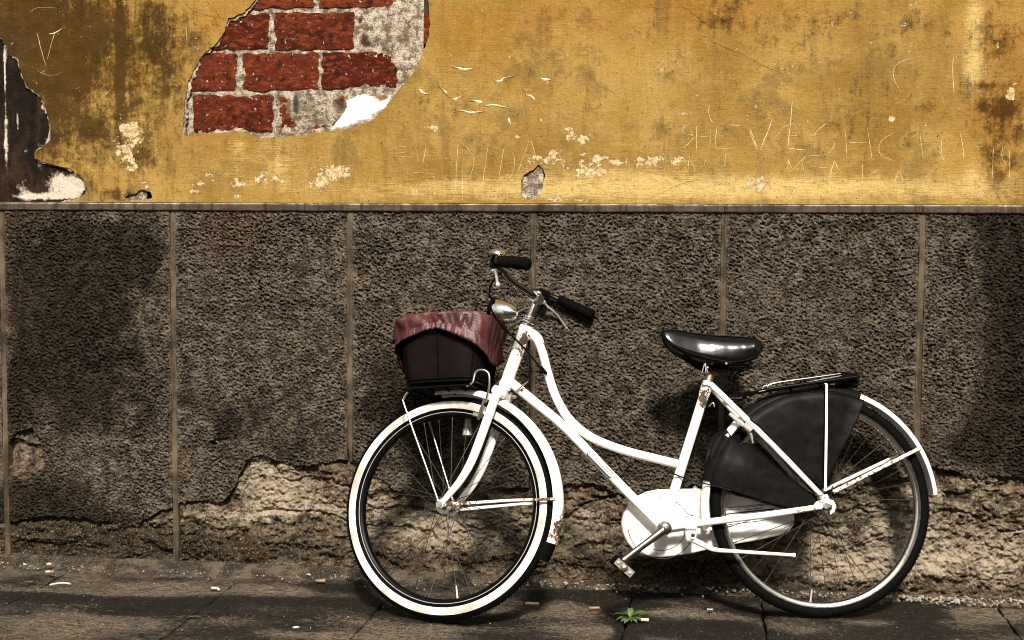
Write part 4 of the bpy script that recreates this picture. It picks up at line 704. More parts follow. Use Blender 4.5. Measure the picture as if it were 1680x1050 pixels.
def fender_prof(ro, hw, lip, th=.0016):
    o = []; m = 9
    for i in range(m):
        t = -1 + 2 * i / (m - 1); o.append((ro - lip * (1 - math.cos(t * math.pi * .5)) , hw * math.sin(t * math.pi * .5)))
    return o + [(r - th, y * (1 - th / hw)) for r, y in reversed(o)]
fm = MB().arc(FH, fender_prof(.3490, .0285, .0200), -19, 97, 80)
ff = wear(fm.build('front_fender', MAT['white'], bike, 50, STEER), [(FH + V((.3450, .000, -.02)), .022, .65), (FH + V((.3350, -.006, -.085)), .040, .85), (FH + V((.3380, .004, -.060)), .030, .7), (FH + V((-.03, -.02, .345)), .03, .35)], -.1)
fl = MB().arc(FH, fender_prof(.3460, .0275, .020, .004), -28, -18.5, 6); fl.build('mud_flap', MAT['rubber'], ff)
sty = MB()
for s in (-1, 1): sty.tube([FH + V((.003, s * .058, -.002)), FH + V((.02, s * .058, -.001)), FH + V((.20, s * .044, .008)), FH + V((.318, s * .033, .010)), FH + V((.335, s * .029, .010))], [.0058, .0052, .0040, .0040, .0046], 8, squash=(.6, 1))
wear(sty.build('fender_stay', MAT['white'], ff), [(FH + V((.03, -.058, 0)), .03, .7), (FH + V((.31, -.033, .01)), .03, .7)], .25)
rf = wear(MB().arc(DO, fender_prof(.3480, .0275, .0170), 5, 192, 110).build('rear_fender', MAT['white'], bike, 50), [(DO + V((.345, -.01, .03)), .04, .5), (DO + V((-.33, -.02, -.03)), .05, .35)], -.1)
sty = MB()
for s in (-1, 1):
    a = V((1.1019,-0.0000,0.3574)); b = V((1.3639,-0.0000,0.4805)); sty.tube([V((a.x, s * .064, a.z)), V((a.x + .03, s * .062, a.z + .014)), V((b.x, s * .036, b.z)), V((b.x + .008, s * .030, b.z + .004))], [.0062, .0055, .0052, .0060], 8)
wear(sty.build('fender_stay', MAT['white'], rf), [((1.3322,-0.0400,0.4710), .04, .6), ((1.1089,-0.0600,0.3684), .04, .5)], .2)

# ---- fork
fk = MB()
for s in (-1, 1):
    yy = V((0, s * .042, 0)); y2 = V((0, s * .054, 0))
    fk.tube([ax(.652) + yy * .72, ax(.632) + yy, ax(.57) + yy, ax(.48) + yy * 1.05, ax(.43) + yy * 1.1 + V((-.003, 0, 0)), ax(.385) + yy * 1.15 + V((-.014, 0, 0)), ax(.352) + yy * 1.2 + V((-.030, 0, 0)), FH + y2 + V((.008, 0, .010)), FH + y2 + V((-.003, 0, .001))], [.0130, .0138, .0136, .0132, .0125, .0112, .0098, .0078, .0060], 14, smooth=6, squash=(.8, 1))
    fk.lathe(FH + V((0, s * .056, 0)), (0, s, 0), [(0, .004), (0, .011), (.004, .011), (.004, .004)], 14)
e1 = V((-AX.z, 0, AX.x)); Rc = Matrix((e1, V((0, 1, 0)), AX)).transposed()
fk.box(ax(.643), (.034, .104, .030), Rc, .008)
wear(fk.build('fork', MAT['white'], bike, 45, STEER), [(ax(.628) + V((0, -.04, 0)), .02, .35), (FH + V((0, -.055, .02)), .025, .45)], -.05)
br = MB()                                                               # cantilevered front brake and its bolt
br.box(ax(.633) + V((.026, 0, -.004)), (.018, .022, .022), Rc, .004); br.tube([ax(.633) + V((.020, 0, .0)), ax(.632) + V((.046, 0, .000))], .005, 8)
br.tube([ax(.64) + V((.044, -.004, .006)), ax(.65) + V((.058, -.004, .012)), ax(.66) + V((.072, -.002, .014))], .0022, 6, smooth=4); br.tube([ax(.622) + V((.034, -.010, -.012)), ax(.612) + V((.030, -.018, -.020))], .0055, 8)
br.tube([ax(.618) + V((-.03, -.046, .0)), ax(.60) + V((-.036, -.04, -.012)), ax(.585) + V((-.04, -.030, -.02))], .0045, 8); br.box(ax(.590) + V((-.046, -.028, -.012)), (.030, .012, .014), Rc, .003)
br.build('front_brake', MAT['steel'], bike, 40, STEER)
hs = MB()
for z0, z1, r in ((.8300, .8360, .0205), (.8375, .8440, .0225), (.8455, .8520, .0200), (.8530, .8600, .0165)):
    pass
HTz = HT1.z
for z0, z1, r in ((.001, .008, .0205), (.0095, .016, .0225), (.0175, .023, .0195), (.0235, .031, .0160)): hs.lathe(HT1 + AX * z0, AX, [(0, .012), (0, r * .94), (.0012, r), ((z1 - z0) - .0012, r), ((z1 - z0), r * .94), ((z1 - z0), .012)], 26)
hs.lathe(HT0 - AX * .006, AX, [(0, .012), (0, .019), (.0055, .0205), (.0055, .012)], 26)
hs.build('headset', MAT['chrome'], bike)
CL = V((0.2567,-0.0000,0.9235))
stm = MB(); stm.lathe(HT1 + AX * .028, AX, [(0, .006), (0, .0112), ((CL - HT1).length - .012, .0112), ((CL - HT1).length - .008, .0095), ((CL - HT1).length - .008, .003)], 18)
stm.lathe(CL + V((0, -.022, 0)), (0, 1, 0), [(0, .010), (0, .0165), (.044, .0165), (.044, .010)], 18); stm.tube([CL + e1 * .012 + V((0, -.012, .010)), CL + e1 * .012 + V((0, .012, .010))], .004, 6)
stm.build('stem', MAT['chrome'], bike, 40, STEER)
# handlebar in the steered frame: e = towards the front, up along the steering axis
def hb(fw, lat, up): return CL + e1 * fw + V((0, lat, 0)) + V((0, 0, 1)) * up
barp = lambda s: [hb(0, 0, 0), hb(.006, s * .03, .002), hb(.038, s * .075, .010), hb(.064, s * .125, .030 if s > 0 else .024), hb(.066, s * .178, .048 if s > 0 else .032), hb(.046, s * .226, .055 if s > 0 else .035), hb(.008, s * (.250 if s > 0 else .260), .055 if s > 0 else .034), hb(-.045, s * (.266 if s > 0 else .286), .048 if s > 0 else .037), hb(-.082 if s < 0 else -.095, s * (.274 if s > 0 else .302), .042 if s > 0 else .038)]
bar = MB(); bar.tube(list(reversed(barp(-1)))[:-1] + barp(1), .0105, 14, smooth=6); handlebar = bar.build('handlebar', MAT['barchrome'], bike, 40, STEER)  # bar chrome darkened in colour to imitate a dark reflection
for s in (-1, 1):
    P, _ = spline(barp(s), [0] * 9, 10); P = P[58:]; n = len(P); mb = MB(); PP = []; rr = []
    for i in range(n - 1):
        for k in range(6):
            PP.append(P[i].lerp(P[i + 1], k / 6)); rr.append(.0150 + .0014 * ((len(PP) % 4) < 2) + .001 * math.sin(math.pi * i / n))
    PP += [P[-1], P[-1] + (P[-1] - P[-2]).normalized() * .004]; rr += [.0165, .009]
    mb.tube(PP, rr, 18); mb.build('grip', MAT['rubber'], bike, 30, STEER)
    P2, _ = spline(barp(s), [0] * 9, 10); q = P2[47]; t = (P2[50] - P2[45]).normalized(); lv = MB()          # brake lever under the bar
    kl = MB(); kl.tube([q - t * .016, q + t * .016], .0150, 12); kl.box(q + V((0, 0, -.014)), (.022, .020, .020), None, .004); kl.build('lever_clamp', MAT['black'], bike, 40, STEER)
    lv.box(q + V((0, 0, -.022)), (.018, .016, .020), None, .004)
    e = [q + V((0, 0, -.026)), q + t * .022 + V((0, -.004, -.036)), q + t * .062 + V((0, -.008, -.052)), q + t * .105 + V((0, -.010, -.085))]
    lv.tube(e, [.0065, .0048, .0042, .0040], 10, smooth=6, squash=(1.4, .8)); lv.lathe(e[-1] - t * .004, t, [(0, .001), (.002, .0058), (.006, .0070), (.010, .0058), (.012, .001)], 12)
    lv.build('brake_lever', MAT['alu'], bike, 40, STEER)
# bell on the near grip side
P2, _ = spline(barp(-1), [0] * 9, 10); q = P2[52]; bl = MB()
bl.lathe(q + V((0, 0, .012)), (.1, -.1, 1), [(0, .010), (.002, .022), (.006, .0250), (.013, .0235), (.019, .0175), (.0225, .008), (.0235, .001)], 26); bl.tube([q, q + V((0, 0, .014))], .006, 10); bl.build('bell', MAT['chrome'], bike, 40, STEER)
# headlamp
LC = ax(.862) + e1 * .088 + V((0, 0, -.004)); la = (e1 + V((0, 0, -.10))).normalized(); lm = MB()
lm.lathe(LC - la * .055, la, [(0, .001), (.003, .012), (.010, .020), (.024, .0285), (.044, .0345), (.066, .0370), (.078, .0375), (.080, .035)], 30)
lamp = lm.build('headlamp', MAT['chrome'], bike, 50, STEER)
lr = MB(); lr.lathe(LC + la * .022, la, [(0, .036), (.001, .0395), (.010, .0400), (.014, .0370), (.012, .034), (0, .034)], 30); lr.build('lamp_ring', MAT['black'], lamp)
lg = MB(); lg.lathe(LC + la * .028, la, [(0, .035), (.003, .034), (.008, .020), (.010, .001)], 24); lg.build('lens', MAT['alu'], lamp)
lb = MB(); lb.tube([LC - la * .02 + V((0, 0, -.036)), LC - la * .02 + V((0, 0, -.044)), HT1 + AX * .012 + e1 * .02], .0042, 8, squash=(2, .7)); lb.tube([LC - la * .045 + V((0, -.008, .004)), CL + e1 * .012 - AX * .032], .003, 6); lb.build('lamp_bracket', MAT['steel'], bike, 40, STEER)
# cables
cb = MB(); cb.tube([V((0.1449,-0.2000,0.9697)), V((0.1197,-0.1900,0.9401)), V((0.1142,-0.1500,0.9110)), V((0.1287,-0.1300,0.8962)), V((0.1186,-0.1200,0.8835)), V((0.1332,-0.1000,0.8545)), V((0.1640,-0.0700,0.8211)), V((0.1967,-0.0450,0.7937)), V((0.2358,-0.0350,0.7523)), V((0.2665,-0.0220,0.7163)), V((0.2775,-0.0160,0.7043))], .0028, 8, smooth=8); cb.tube([V((0.2666,-0.0220,0.7198)), V((0.2829,-0.0140,0.7009))], .0052, 8)
cb.build('brake_cable', MAT['black'], bike)
cb = MB(); cb.tube([V((0.5851,-0.0140,0.4434)), V((0.6148,-0.0160,0.4293)), V((0.6440,-0.0200,0.4134)), V((0.6947,-0.0220,0.3940)), V((0.7489,-0.0340,0.3799)), V((0.8119,-0.0440,0.3624))], .0022, 8, smooth=8); cb.build('brake_cable', MAT['black'], bike)
cb = MB(); cb.tube([V((0.2940,0.1200,0.9056)), V((0.2632,0.1000,0.8811)), V((0.2452,0.0500,0.8391)), V((0.2365,0.0300,0.7830)), V((0.2426,0.0200,0.7070))], .0024, 8, smooth=8); cb.build('brake_cable', MAT['black'], bike)

# ---- front carrier and basket (turn with the bars)
BC = V((-.010, 0, 0)); ZB0, ZB1 = .672, .842
def rrect(L, W, n=64, p=4.5):
    o = []
    for i in range(n):
        t = 2 * math.pi * i / n; c, s = math.cos(t), math.sin(t); q = (abs(c) ** p + abs(s) ** p) ** (-1 / p); o.append((L * .5 * c * q, W * .5 * s * q))
    return o
car = MB(); pf = MB()
for s in (-1, 1):
    pf.tube([V((-.118, s * .085, .640)), V((-.100, s * .085, .652)), V((-.06, s * .085, .656)), V((.09, s * .085, .656))], .0030, 8, smooth=4)
    car.tube([FH + V((-.004, s * .062, .004)), FH + V((-.012, s * .064, .03)), V((-.110, s * .085, .595)), V((-.118, s * .085, .625)), V((-.106, s * .085, .645))], .0030, 8, smooth=5)
for xx in (-.10, -.05, .0, .05): pf.tube([V((xx, -.085, .6545)), V((xx, .085, .6545))], .003, 8)
pf.box((-.01, 0, .659), (.20, .16, .004))
for s in (-1, 1): car.tube([V((.078, s * .085, .652)), V((.096, s * .084, .664)), V((.104, s * .084, .692)), V((.122, s * .083, .699)), V((.142, s * .080, .688)), V((.144, s * .076, .655)), V((.134, s * .066, .625)), ax(.61) + V((-.02, s * .05, 0))], .0030, 8, smooth=5)
car.build('front_carrier', MAT['steel'], bike, 40, STEER); pf.build('carrier_platform', MAT['black'], bike, 40, STEER)
def bk(z, grow=0.0): 
    t = (z - ZB0) / (ZB1 - ZB0); return [(BC.x + x, y, z) for x, y in rrect(.222 + .050 * t ** .6 + grow, .172 + .046 * t ** .6 + grow)]
b = MB()
for z, r in ((ZB0, .0045), (ZB0 + .008, .003), (ZB1 - .030, .0030), (ZB1, .0045)):
    P = bk(z); P = P + P[:2]; b.tube(P, r, 8, caps=False)
for i in range(0, 64, 8): b.tube([bk(ZB0)[i], bk(ZB1)[i]], .0022, 6)
basket = b.build('basket', MAT['black'], bike, 40, STEER)
wr = MB(); N = 150                                                    # expanded-metal sides: two crossing families of thin strands
def bpt(u, t):
    z = ZB0 + t * (ZB1 - ZB0); u = u % 1.0; P = rr_cache.setdefault(round(t, 4), bk(z)); i = int(u * 64) % 64; fr = u * 64 - int(u * 64); a = V(P[i]); c = V(P[(i + 1) % 64]); return a.lerp(c, fr)
rr_cache = {}
for i in range(N):
    for s in (-1, 1):
        wr.tube([bpt(i / N + s * k * .0155, k / 8) for k in range(9)], .00085, 3, caps=False)
ws = wr.build('wire_mesh', MAT['rubber'], basket, None); ws['kind'] = 'stuff'
ln = MB(); ln.loft([bk(ZB0 + .002, -.012), bk(ZB0 + .03, -.012), bk(ZB0 + .06, -.014), bk(ZB0 + .09, -.010), bk(ZB1 - .01, -.010)], True); ln.build('bag_lining', MAT['lining'], basket, 30)
# gathered nylon cover
rg = random.Random(5); NA = 256; rows = []
prl = Perlin(77)
outl = rrect(.298, .246, NA, 3.8)
def hem(th):                                                          # how low the elastic hem hangs all round
    d = lambda a, w: math.exp(-((math.degrees(th) - a + 180) % 360 - 180) ** 2 / w ** 2)
    return .800 + .022 * d(268, 22) - .002 * d(235, 16) - .036 * d(335, 30) - .055 * d(5, 40) - .075 * d(182, 30) - .010 * d(90, 60)
lev = [0, .05, .10, .13, .16, .22, .30, .40, .50, .60, .70, .80, .90, .97, 1.0]
rdg = lambda x, y: 1 - 2.2 * abs(float(prl(np.array([x]), np.array([y]))[0]))
for li, t in enumerate(lev):
    ring = []
    for i in range(NA):
        th = 2 * math.pi * i / NA; x, y = outl[i]; nx, ny = math.cos(th), math.sin(th); g = th * 9
        z0 = hem(th); u = min(1, max(0, t - .13) / .4)
        big = rdg(g * .34 + 1.2 * t, 1.0 * t + 3); mid_ = rdg(g * .62 - 1.6 * t, 1.0 * t + 8); fin = rdg(g * 1.8, .4)
        fold = (-.0165 * big - .0095 * mid_) * (1 - .6 * u) + .012
        if t <= .10: fold = -.006 * big - .004 * mid_ - .0045 * fin + .006 + .003 * (t < .02)
        if li == 3: fold = -.009 * big - .004 * mid_ + .003
        shrink = 1.0 if t < .38 else max(0.0, 1 - ((t - .38) / .62) ** 2.2) ** .75 if t < 1 else 0.0
        z = z0 + (.869 - z0) * math.sin(min(1, t / .62) * math.pi / 2)
        z += (.004 * mid_ + .006 * big - .005) * (.35 if t < .12 else 1) * (1 if t < .9 else .3)
        ring.append((BC.x + x * shrink + nx * fold * (.3 + .7 * shrink), y * shrink + ny * fold * (.3 + .7 * shrink), z))
    rows.append(ring)
#MB().tube([V(p) + V((math.cos(2 * math.pi * i / NA) * .0006, math.sin(2 * math.pi * i / NA) * .0006, 0)) for i, p in enumerate(rows[3])], .0009, 5, caps=False).build('stitching', MAT['lining'], basket)
cv = MB().loft(rows, False); cover = cv.build('basket_cover', MAT['cloth'], basket, None)
cover['label'] = 'maroon nylon rain cover with a gathered elastic hem'
so = cover.modifiers.new('thick', 'SOLIDIFY'); so.thickness = .0012
hm = MB(); hm.tube([V(p) + V((0, 0, -.001)) for p in rows[0]] + [V(rows[0][0])], .0022, 6, caps=False); hm.build('hem', MAT['black'], basket)
dy = MB(); q = V((.028, .058, .585)); dy.tube([q, q + V((0, 0, -.026)), q + V((0, 0, -.030)), q + V((0, 0, -.050))], [.009, .0105, .0145, .0150], 14); dy.tube([q, q + V((0, 0, .014))], .006, 10); dy.build('dynamo', MAT['alu'], bike, 40, STEER)

# ---- saddle
S = [((0.6168,-0.0120,0.8226), (0.6166,-0.0120,0.8118), .010), ((0.6236,-0.0200,0.8253), (0.6232,-0.0200,0.7968), .018), ((0.6417,-0.0300,0.8261), (0.6409,-0.0300,0.7745), .028), ((0.6712,-0.0350,0.8221), (0.6701,-0.0350,0.7563), .037), ((0.7095,-0.0400,0.8163), (0.7073,-0.0450,0.7413), .048), ((0.7495,-0.0450,0.8114), (0.7471,-0.0500,0.7303), .062), ((0.7931,-0.0500,0.8083), (0.7884,-0.0650,0.7221), .080), ((0.8331,-0.0550,0.8061), (0.8262,-0.0800,0.7262), .094), ((0.8676,-0.0600,0.8030), (0.8597,-0.0900,0.7412), .100), ((0.8889,-0.0600,0.8004), (0.8836,-0.0800,0.7614), .092), ((0.9036,-0.0500,0.7979), (0.9009,-0.0600,0.7809), .066)]
rings = []
cols = list(zip(*[(V(a), V(b), w) for a, b, w in S])); tops, _ = spline(list(cols[0]), list(cols[2]), 5); bots, ww = spline(list(cols[1]), list(cols[2]), 5)
for a, b_, w in zip(tops, bots, ww):
    hgt = a.z - b_.z; kk = min(1, max(0, (a.x - cols[0][2].x) / (cols[0][8].x - cols[0][2].x))); L_ = lambda p, q: p + (q - p) * kk
    half = [(-.80, b_.z + .004), (-.97, b_.z), (-1.0, b_.z + .10 * hgt), (-L_(.93, 1.0), b_.z + .28 * hgt), (-L_(.80, .99), b_.z + .52 * hgt), (-L_(.67, .96), b_.z + .74 * hgt), (-L_(.55, .86), b_.z + .90 * hgt), (-L_(.36, .62), a.z), (-.18, a.z + .0035)]
    pr = half + [(0, a.z + .0045)] + [(-x, z) for x, z in reversed(half)]; rings.append([(a.x, x * w, z) for x, z in pr])
tw = Matrix.Translation(ST1) @ Matrix.Rotation(math.radians(13), 4, 'Z') @ Matrix.Translation(-ST1); rings = [[tuple(tw @ V(p)) for p in r] for r in rings]
sd = MB().loft(rings); saddle = sd.build('saddle', MAT['saddle'], bike, 70)
sub_edge = [V(r[2]) + V((0, -.0012, 0)) for r in rings]; MB().tube(sub_edge, .0024, 8).build('piping', MAT['saddle'], saddle)
MB().tube([V(r[7]) + V((0, -.001, .001)) for r in rings], .0018, 8).build('piping', MAT['saddle'], saddle)
for c in ((0.7463,-0.0620,0.7152), (0.7960,-0.0850,0.7249)): MB().lathe(V(c) + V((0, .001, 0)), (0, -1, 0), [(0, .0032), (.0015, .0030), (.0026, .0016), (.003, .0002)], 12).build('rivet', MAT['alu'], saddle)
us = MB(); c = V((0.7671,-0.0000,0.7200)); us.box(V((0.7778,-0.0000,0.7165)), (.070, .060, .020), None, .005); us.box(V((0.8373,-0.0000,0.7201)), (.060, .13, .014), None, .004)
for s in (-1, 1):
    us.tube([V((0.6850,-0.0000,0.7540)) + V((0, s * .012, 0)), V((0.7382,-0.0000,0.7165)) + V((0, s * .022, 0)), V((0.7921,-0.0000,0.7111)) + V((0, s * .028, 0)), V((0.8553,-0.0000,0.7201)) + V((0, s * .055, 0))], .0035, 8, smooth=5)
    q = V((0.8676,-0.0000,0.7058)) + V((0, s * .062, 0)); us.tube([q + V((.011 * math.cos(k * .7), .011 * math.sin(k * .7), .0015 * k - .004)) for k in range(28)], .0024, 6)
us.build('saddle_frame', MAT['black'], saddle)
bkt = MB(); q = V((0.7378,-0.0600,0.7119)); bkt.tube([q + V((0, 0, .014)), q + V((-.008, 0, -.012)), q + V((.010, 0, -.012)), q + V((0, 0, .014))], .0016, 6); bkt.tube([q + V((.003, 0, .016)), q + V((.003, 0, -.010))], .0016, 6); bkt.build('saddle_clip', MAT['alu'], saddle)
pt = MB(); dz = (ST1 - BBp).normalized(); pt.tube([ST1 - dz * .02, ST1 + dz * .012, ST1 + dz * .040], [.0125, .0125, .0120], 16); pt.tube([ST1 + dz * .034, ST1 + dz * .062], .0150, 14); pt.build('seat_post', MAT['post'], bike)
bt = MB(); bt.tube([ST1 + V((-.018, -.016, -.004)), ST1 + V((.022, -.016, -.012))], .0045, 8); bt.tube([V((0.7569,-0.0140,0.6052)), V((0.7684,-0.0200,0.6155)), V((0.7718,-0.0200,0.6031))], .0022, 6, smooth=4); bt.build('seat_bolt', MAT['steel'], bike)

# ---- chain case, crank, pedals, stand
cc = [(0.7221,0.0450,0.3673), (0.6682,0.0450,0.3674), (0.6179,0.0450,0.3659), (0.5855,0.0450,0.3607), (0.5567,0.0450,0.3484), (0.5313,0.0450,0.3273), (0.5131,0.0450,0.2991), (0.5056,0.0450,0.2710), (0.5071,0.0450,0.2429), (0.5192,0.0450,0.2147), (0.5385,0.0450,0.1918), (0.5651,0.0450,0.1776), (0.5936,0.0450,0.1704), (0.6221,0.0450,0.1694), (0.6543,0.0450,0.1727), (0.7099,0.0450,0.1803), (0.7639,0.0450,0.1923), (0.8143,0.0450,0.2025), (0.8991,0.0450,0.2162), (0.9715,0.0450,0.2317), (0.9989,0.0450,0.2439), (1.0120,0.0450,0.2633), (1.0144,0.0450,0.2863), (1.0021,0.0450,0.3005), (0.9609,0.0450,0.3149), (0.8748,0.0450,0.3401), (0.7888,0.0450,0.3670)]
cm = MB().prism(cc, .036, .070, .006)
case = wear(cm.build('chain_case', MAT['white'], bike, 35), [(c, .03, .12) for c in cc], 0.0)
em = MB(); q = V((0.6202,0.0350,0.2637)); q.y = .0362
for r, a0, a1 in ((.098, 185, 340), (.074, 250, 350)): em.tube([q + V((r * math.cos(math.radians(a0 + (a1 - a0) * i / 24)), 0, r * math.sin(math.radians(a0 + (a1 - a0) * i / 24)))) for i in range(25)], .0011, 6)
em.tube([V(p) * 1 for p in [(0.6093,0.0360,0.3624), (0.6126,0.0360,0.3430), (0.6287,0.0360,0.3412)]], .0012, 6); em.tube([(0.6590,0.0360,0.3322), (0.6838,0.0360,0.3145), (0.6960,0.0360,0.2968), (0.7156,0.0360,0.2896)], .0011, 6, smooth=4); em.tube([(0.6689,0.0360,0.2846), (0.7156,0.0360,0.2896)], .0009, 6)
em.tube([(0.7859,0.0360,0.3087), (0.9211,0.0360,0.3223), (0.9209,0.0360,0.3117), (0.8667,0.0360,0.3049)], .0012, 6); em.tube([(0.7849,0.0360,0.2594), (0.9200,0.0360,0.2746), (0.9202,0.0360,0.2852)], .0012, 6); em.tube([(0.7855,0.0360,0.2911), (0.9532,0.0360,0.3080)], .0022, 6)
em.build('pressed_seam', MAT['ink'], case)
ck = MB(); q = BBp.copy(); pe = V((0.4878,-0.0850,0.1629))
ck.lathe(BBp + V((0, -.070, 0)), (0, 1, 0), [(0, .001), (.001, .006), (.004, .007), (.005, .013), (.008, .0165), (.022, .0175), (.030, .0205), (.034, .0205), (.034, .006)], 26)
ck.tube([BBp + V((0, -.058, 0)), BBp.lerp(V((pe.x, -.062, pe.z)), .5) + V((0, -.066 - 0, 0)) * 1.0 * 0 + V((0, -.033, 0)), V((pe.x, -.074, pe.z))], [.0125, .0095, .0105], 12, squash=(.7, 1))
crank = ck.build('crank', MAT['darkrim'], bike)
ck2 = MB(); p2 = BBp * 2 - V((pe.x, 0, pe.z)); p2.y = .098; ck2.tube([BBp + V((0, .074, 0)), V((p2.x, .098, p2.z))], [.0115, .0095], 12, squash=(.7, 1)); ck2.lathe(BBp + V((0, .034, 0)), (0, 1, 0), [(0, .012), (.045, .012)], 16); ck2.build('crank', MAT['steel'], bike)
def pedal(c, s):
    Rr = Matrix.Rotation(math.radians(42), 3, 'Y'); mb = MB(); mb.tube([c + V((0, -s * .050, 0)), c + V((0, s * .046, 0))], .0068, 12); 
    for y in (-.042, .042): mb.box(c + V((0, y, 0)), (.060, .003, .022), Rr, .001)
    p = mb.build('pedal', MAT['steel'], bike)
    for k in (-1, 1):
        rb = MB(); rb.box(c + Rr @ V((k * .021, 0, 0)), (.022, .080, .026), Rr, .004)
        for i in range(7): rb.box(c + Rr @ V((k * .021, -.036 + .012 * i, .0135)), (.020, .004, .003), Rr)
        rb.build('pedal_rubber', MAT['rubber'], p)
        MB().lathe(c + Rr @ V((k * .021, 0, 0)) + V((0, -.0435, 0)), (0, -1, 0), [(0, .0048), (.003, .0042), (.0042, .001)], 10).build('bolt', MAT['alu'], p)
    MB().lathe(c + V((0, -.0435, 0)), (0, -1, 0), [(0, .0105), (.003, .0100), (.006, .0065), (.007, .001)], 14).build('axle_cap', MAT['post'], p)
pedal(V((0.4837,-0.1300,0.1538)), -1); pedal(V((p2.x, .150, p2.z)), 1)
ks = MB(); q = V((0.6941,-0.0300,0.2378)); ks.box(q + V((0, .002, 0)), (.030, .024, .040), None, .006); ks.lathe(q + V((.004, -.012, -.002)), (0, -1, 0), [(0, .010), (.003, .010), (.003, .002)], 14); ks.box(V((0.6945,-0.0300,0.2585)), (.032, .034, .012), None, .002)
ks.tube([V((0.7044,-0.0300,0.2204)), V((0.7209,-0.0450,0.2124)), V((0.7468,-0.0550,0.1990)), V((0.7706,-0.0580,0.1938)), V((0.8226,-0.0600,0.1902)), V((0.9833,-0.0620,0.1791))], [.0085, .0082, .0074, .0066, .0056, .0048], 12, smooth=5); ks.lathe(V((0.9815,-0.0620,0.1791)), (1, 0, -.05), [(0, .002), (0, .0066), (.006, .0062), (.007, .002)], 10)
kick = wear(ks.build('kickstand', MAT['white'], bike), [], .12)
MB().lathe(q + V((.004, -.0148, -.002)), (0, -1, 0), [(0, .0062), (.0014, .0058), (.0014, .0005)], 12).build('pivot_bolt', MAT['ink'], kick)

# ---- coat guard, carrier, rear lamp
def guard(name, pts, y, bulge, parent, label=None):
    P = [V((p[0], p[2])) for p in pts]; Pn = rough_line([(p.x, p.y) for p in P], .0004, 4, 5, True)
    x0, z0 = Pn.min(0); x1, z1 = Pn.max(0)
    def hf(X, Z):
        r = np.hypot(X - DO.x, Z - DO.z); w = sstep(.300, .350, r); an = np.arctan2(Z - DO.z, X - DO.x)
        return y + .022 * w * w - bulge * np.exp(-((r - .24) / .08) ** 2) + .0030 * np.sin(an * 15 + 3 * r) * sstep(.1, .3, r) + .0040 * fbm(X, Z, 8, 3, 501)
    o = sheet(name, x0 - .008, x1 + .008, z0 - .008, z1 + .008, .005, hf, lambda X, Z: -poly_sd(X, Z, Pn), .002, None, MAT['vinyl'], parent)
    e = MB(); L = [V((a, float(hf(np.array([a]), np.array([b]))[0]) - .0002, b)) for a, b in Pn]; e.tube(L + L[:1], .0017, 6, caps=False); e.build('guard_edge', MAT['black'], o); return o
RG = [(0.8473,0.0000,0.5811),(0.8769,0.0000,0.6030),(0.9241,0.0000,0.6272),(0.9652,0.0000,0.6370),(1.0062,0.0000,0.6416),(1.0531,0.0000,0.6450),(1.1000,0.0000,0.6444),(1.1583,0.0000,0.6357),(1.2078,0.0000,0.6212),(1.1857,0.0000,0.5692),(1.1485,0.0000,0.5001),(1.1115,0.0000,0.4313),(1.0868,0.0000,0.3799),(1.0761,0.0000,0.3720),(1.0350,0.0000,0.4029),(0.9783,0.0000,0.4574),(0.9329,0.0000,0.5063),(0.8989,0.0000,0.5465),(0.8645,0.0000,0.5696)]
FG = [(0.8047,0.0000,0.5398),(0.7764,0.0000,0.5180),(0.7614,0.0000,0.4894),(0.7539,0.0000,0.4323),(0.7541,0.0000,0.3811),(0.8024,0.0000,0.3684),(0.8598,0.0000,0.3494),(0.9287,0.0000,0.3264),(0.9920,0.0000,0.3108),(1.0327,0.0000,0.3129),(1.0620,0.0000,0.3258),(1.0596,0.0000,0.3429),(1.0282,0.0000,0.3630),(0.9883,0.0000,0.3917),(0.9428,0.0000,0.4318),(0.8973,0.0000,0.4719),(0.8631,0.0000,0.5007),(0.8397,0.0000,0.4950),(0.8226,0.0000,0.5065)]
for a0, a1 in ((69, 130), (144, 168)): MB().arc(DO, fender_prof(.3520, .0325, .0200, .0022), a0, a1, 40).build('guard_top', MAT['vinyl'], bike, 50)
guard('coat_guard', RG, -.040, .006, bike); guard('coat_guard', FG, -.040, .007, bike)
for pts in (RG, FG): guard('coat_guard', pts, .034, -.004, bike)
cr = MB(); A0 = V((0.8915,-0.0000,0.6450)); A1 = V((1.1893,-0.0000,0.6898))
for s in (-1, 1):
    cr.tube([V((A0.x - .03, s * .012, A0.z - .004)), V((A0.x, s * .035, A0.z)), V((A0.x + .05, s * .055, A0.z + .010)), V((A1.x, s * .055, A1.z))], .0055, 10, smooth=4)
for t in (.35, .65, .95): cr.tube([A0.lerp(A1, t) + V((0, -.055, 0)), A0.lerp(A1, t) + V((0, .055, 0))], .0045, 8)
cr.box(A0.lerp(A1, .62) + V((0, 0, -.009)), (.20, .05, .006)); cr.tube([V((A0.x - .03, 0, A0.z - .004)), V((0.8534,-0.0000,0.6290)), V((0.8049,-0.0000,0.6290))], .006, 8, smooth=3)
carrier = cr.build('rear_carrier', MAT['black'], bike)
sp = MB()
for s, a, b_, c_ in ((-1, (1255, 643), (1264, 634), (1385, 618)), (1, (1274, 640), (1280, 634), (1370, 620))):
    sp.tube([V((0.9259,-0.0000,0.6504)) + V((0, s * .030, .004)), V((0.9407,-0.0000,0.6665)) + V((0, s * .030, .004)), V((1.0622,-0.0000,0.6826)) + V((0, s * .022, .006)), V((1.1605,-0.0000,0.6987)) + V((0, s * .012, .004))], .0026, 8, smooth=4)
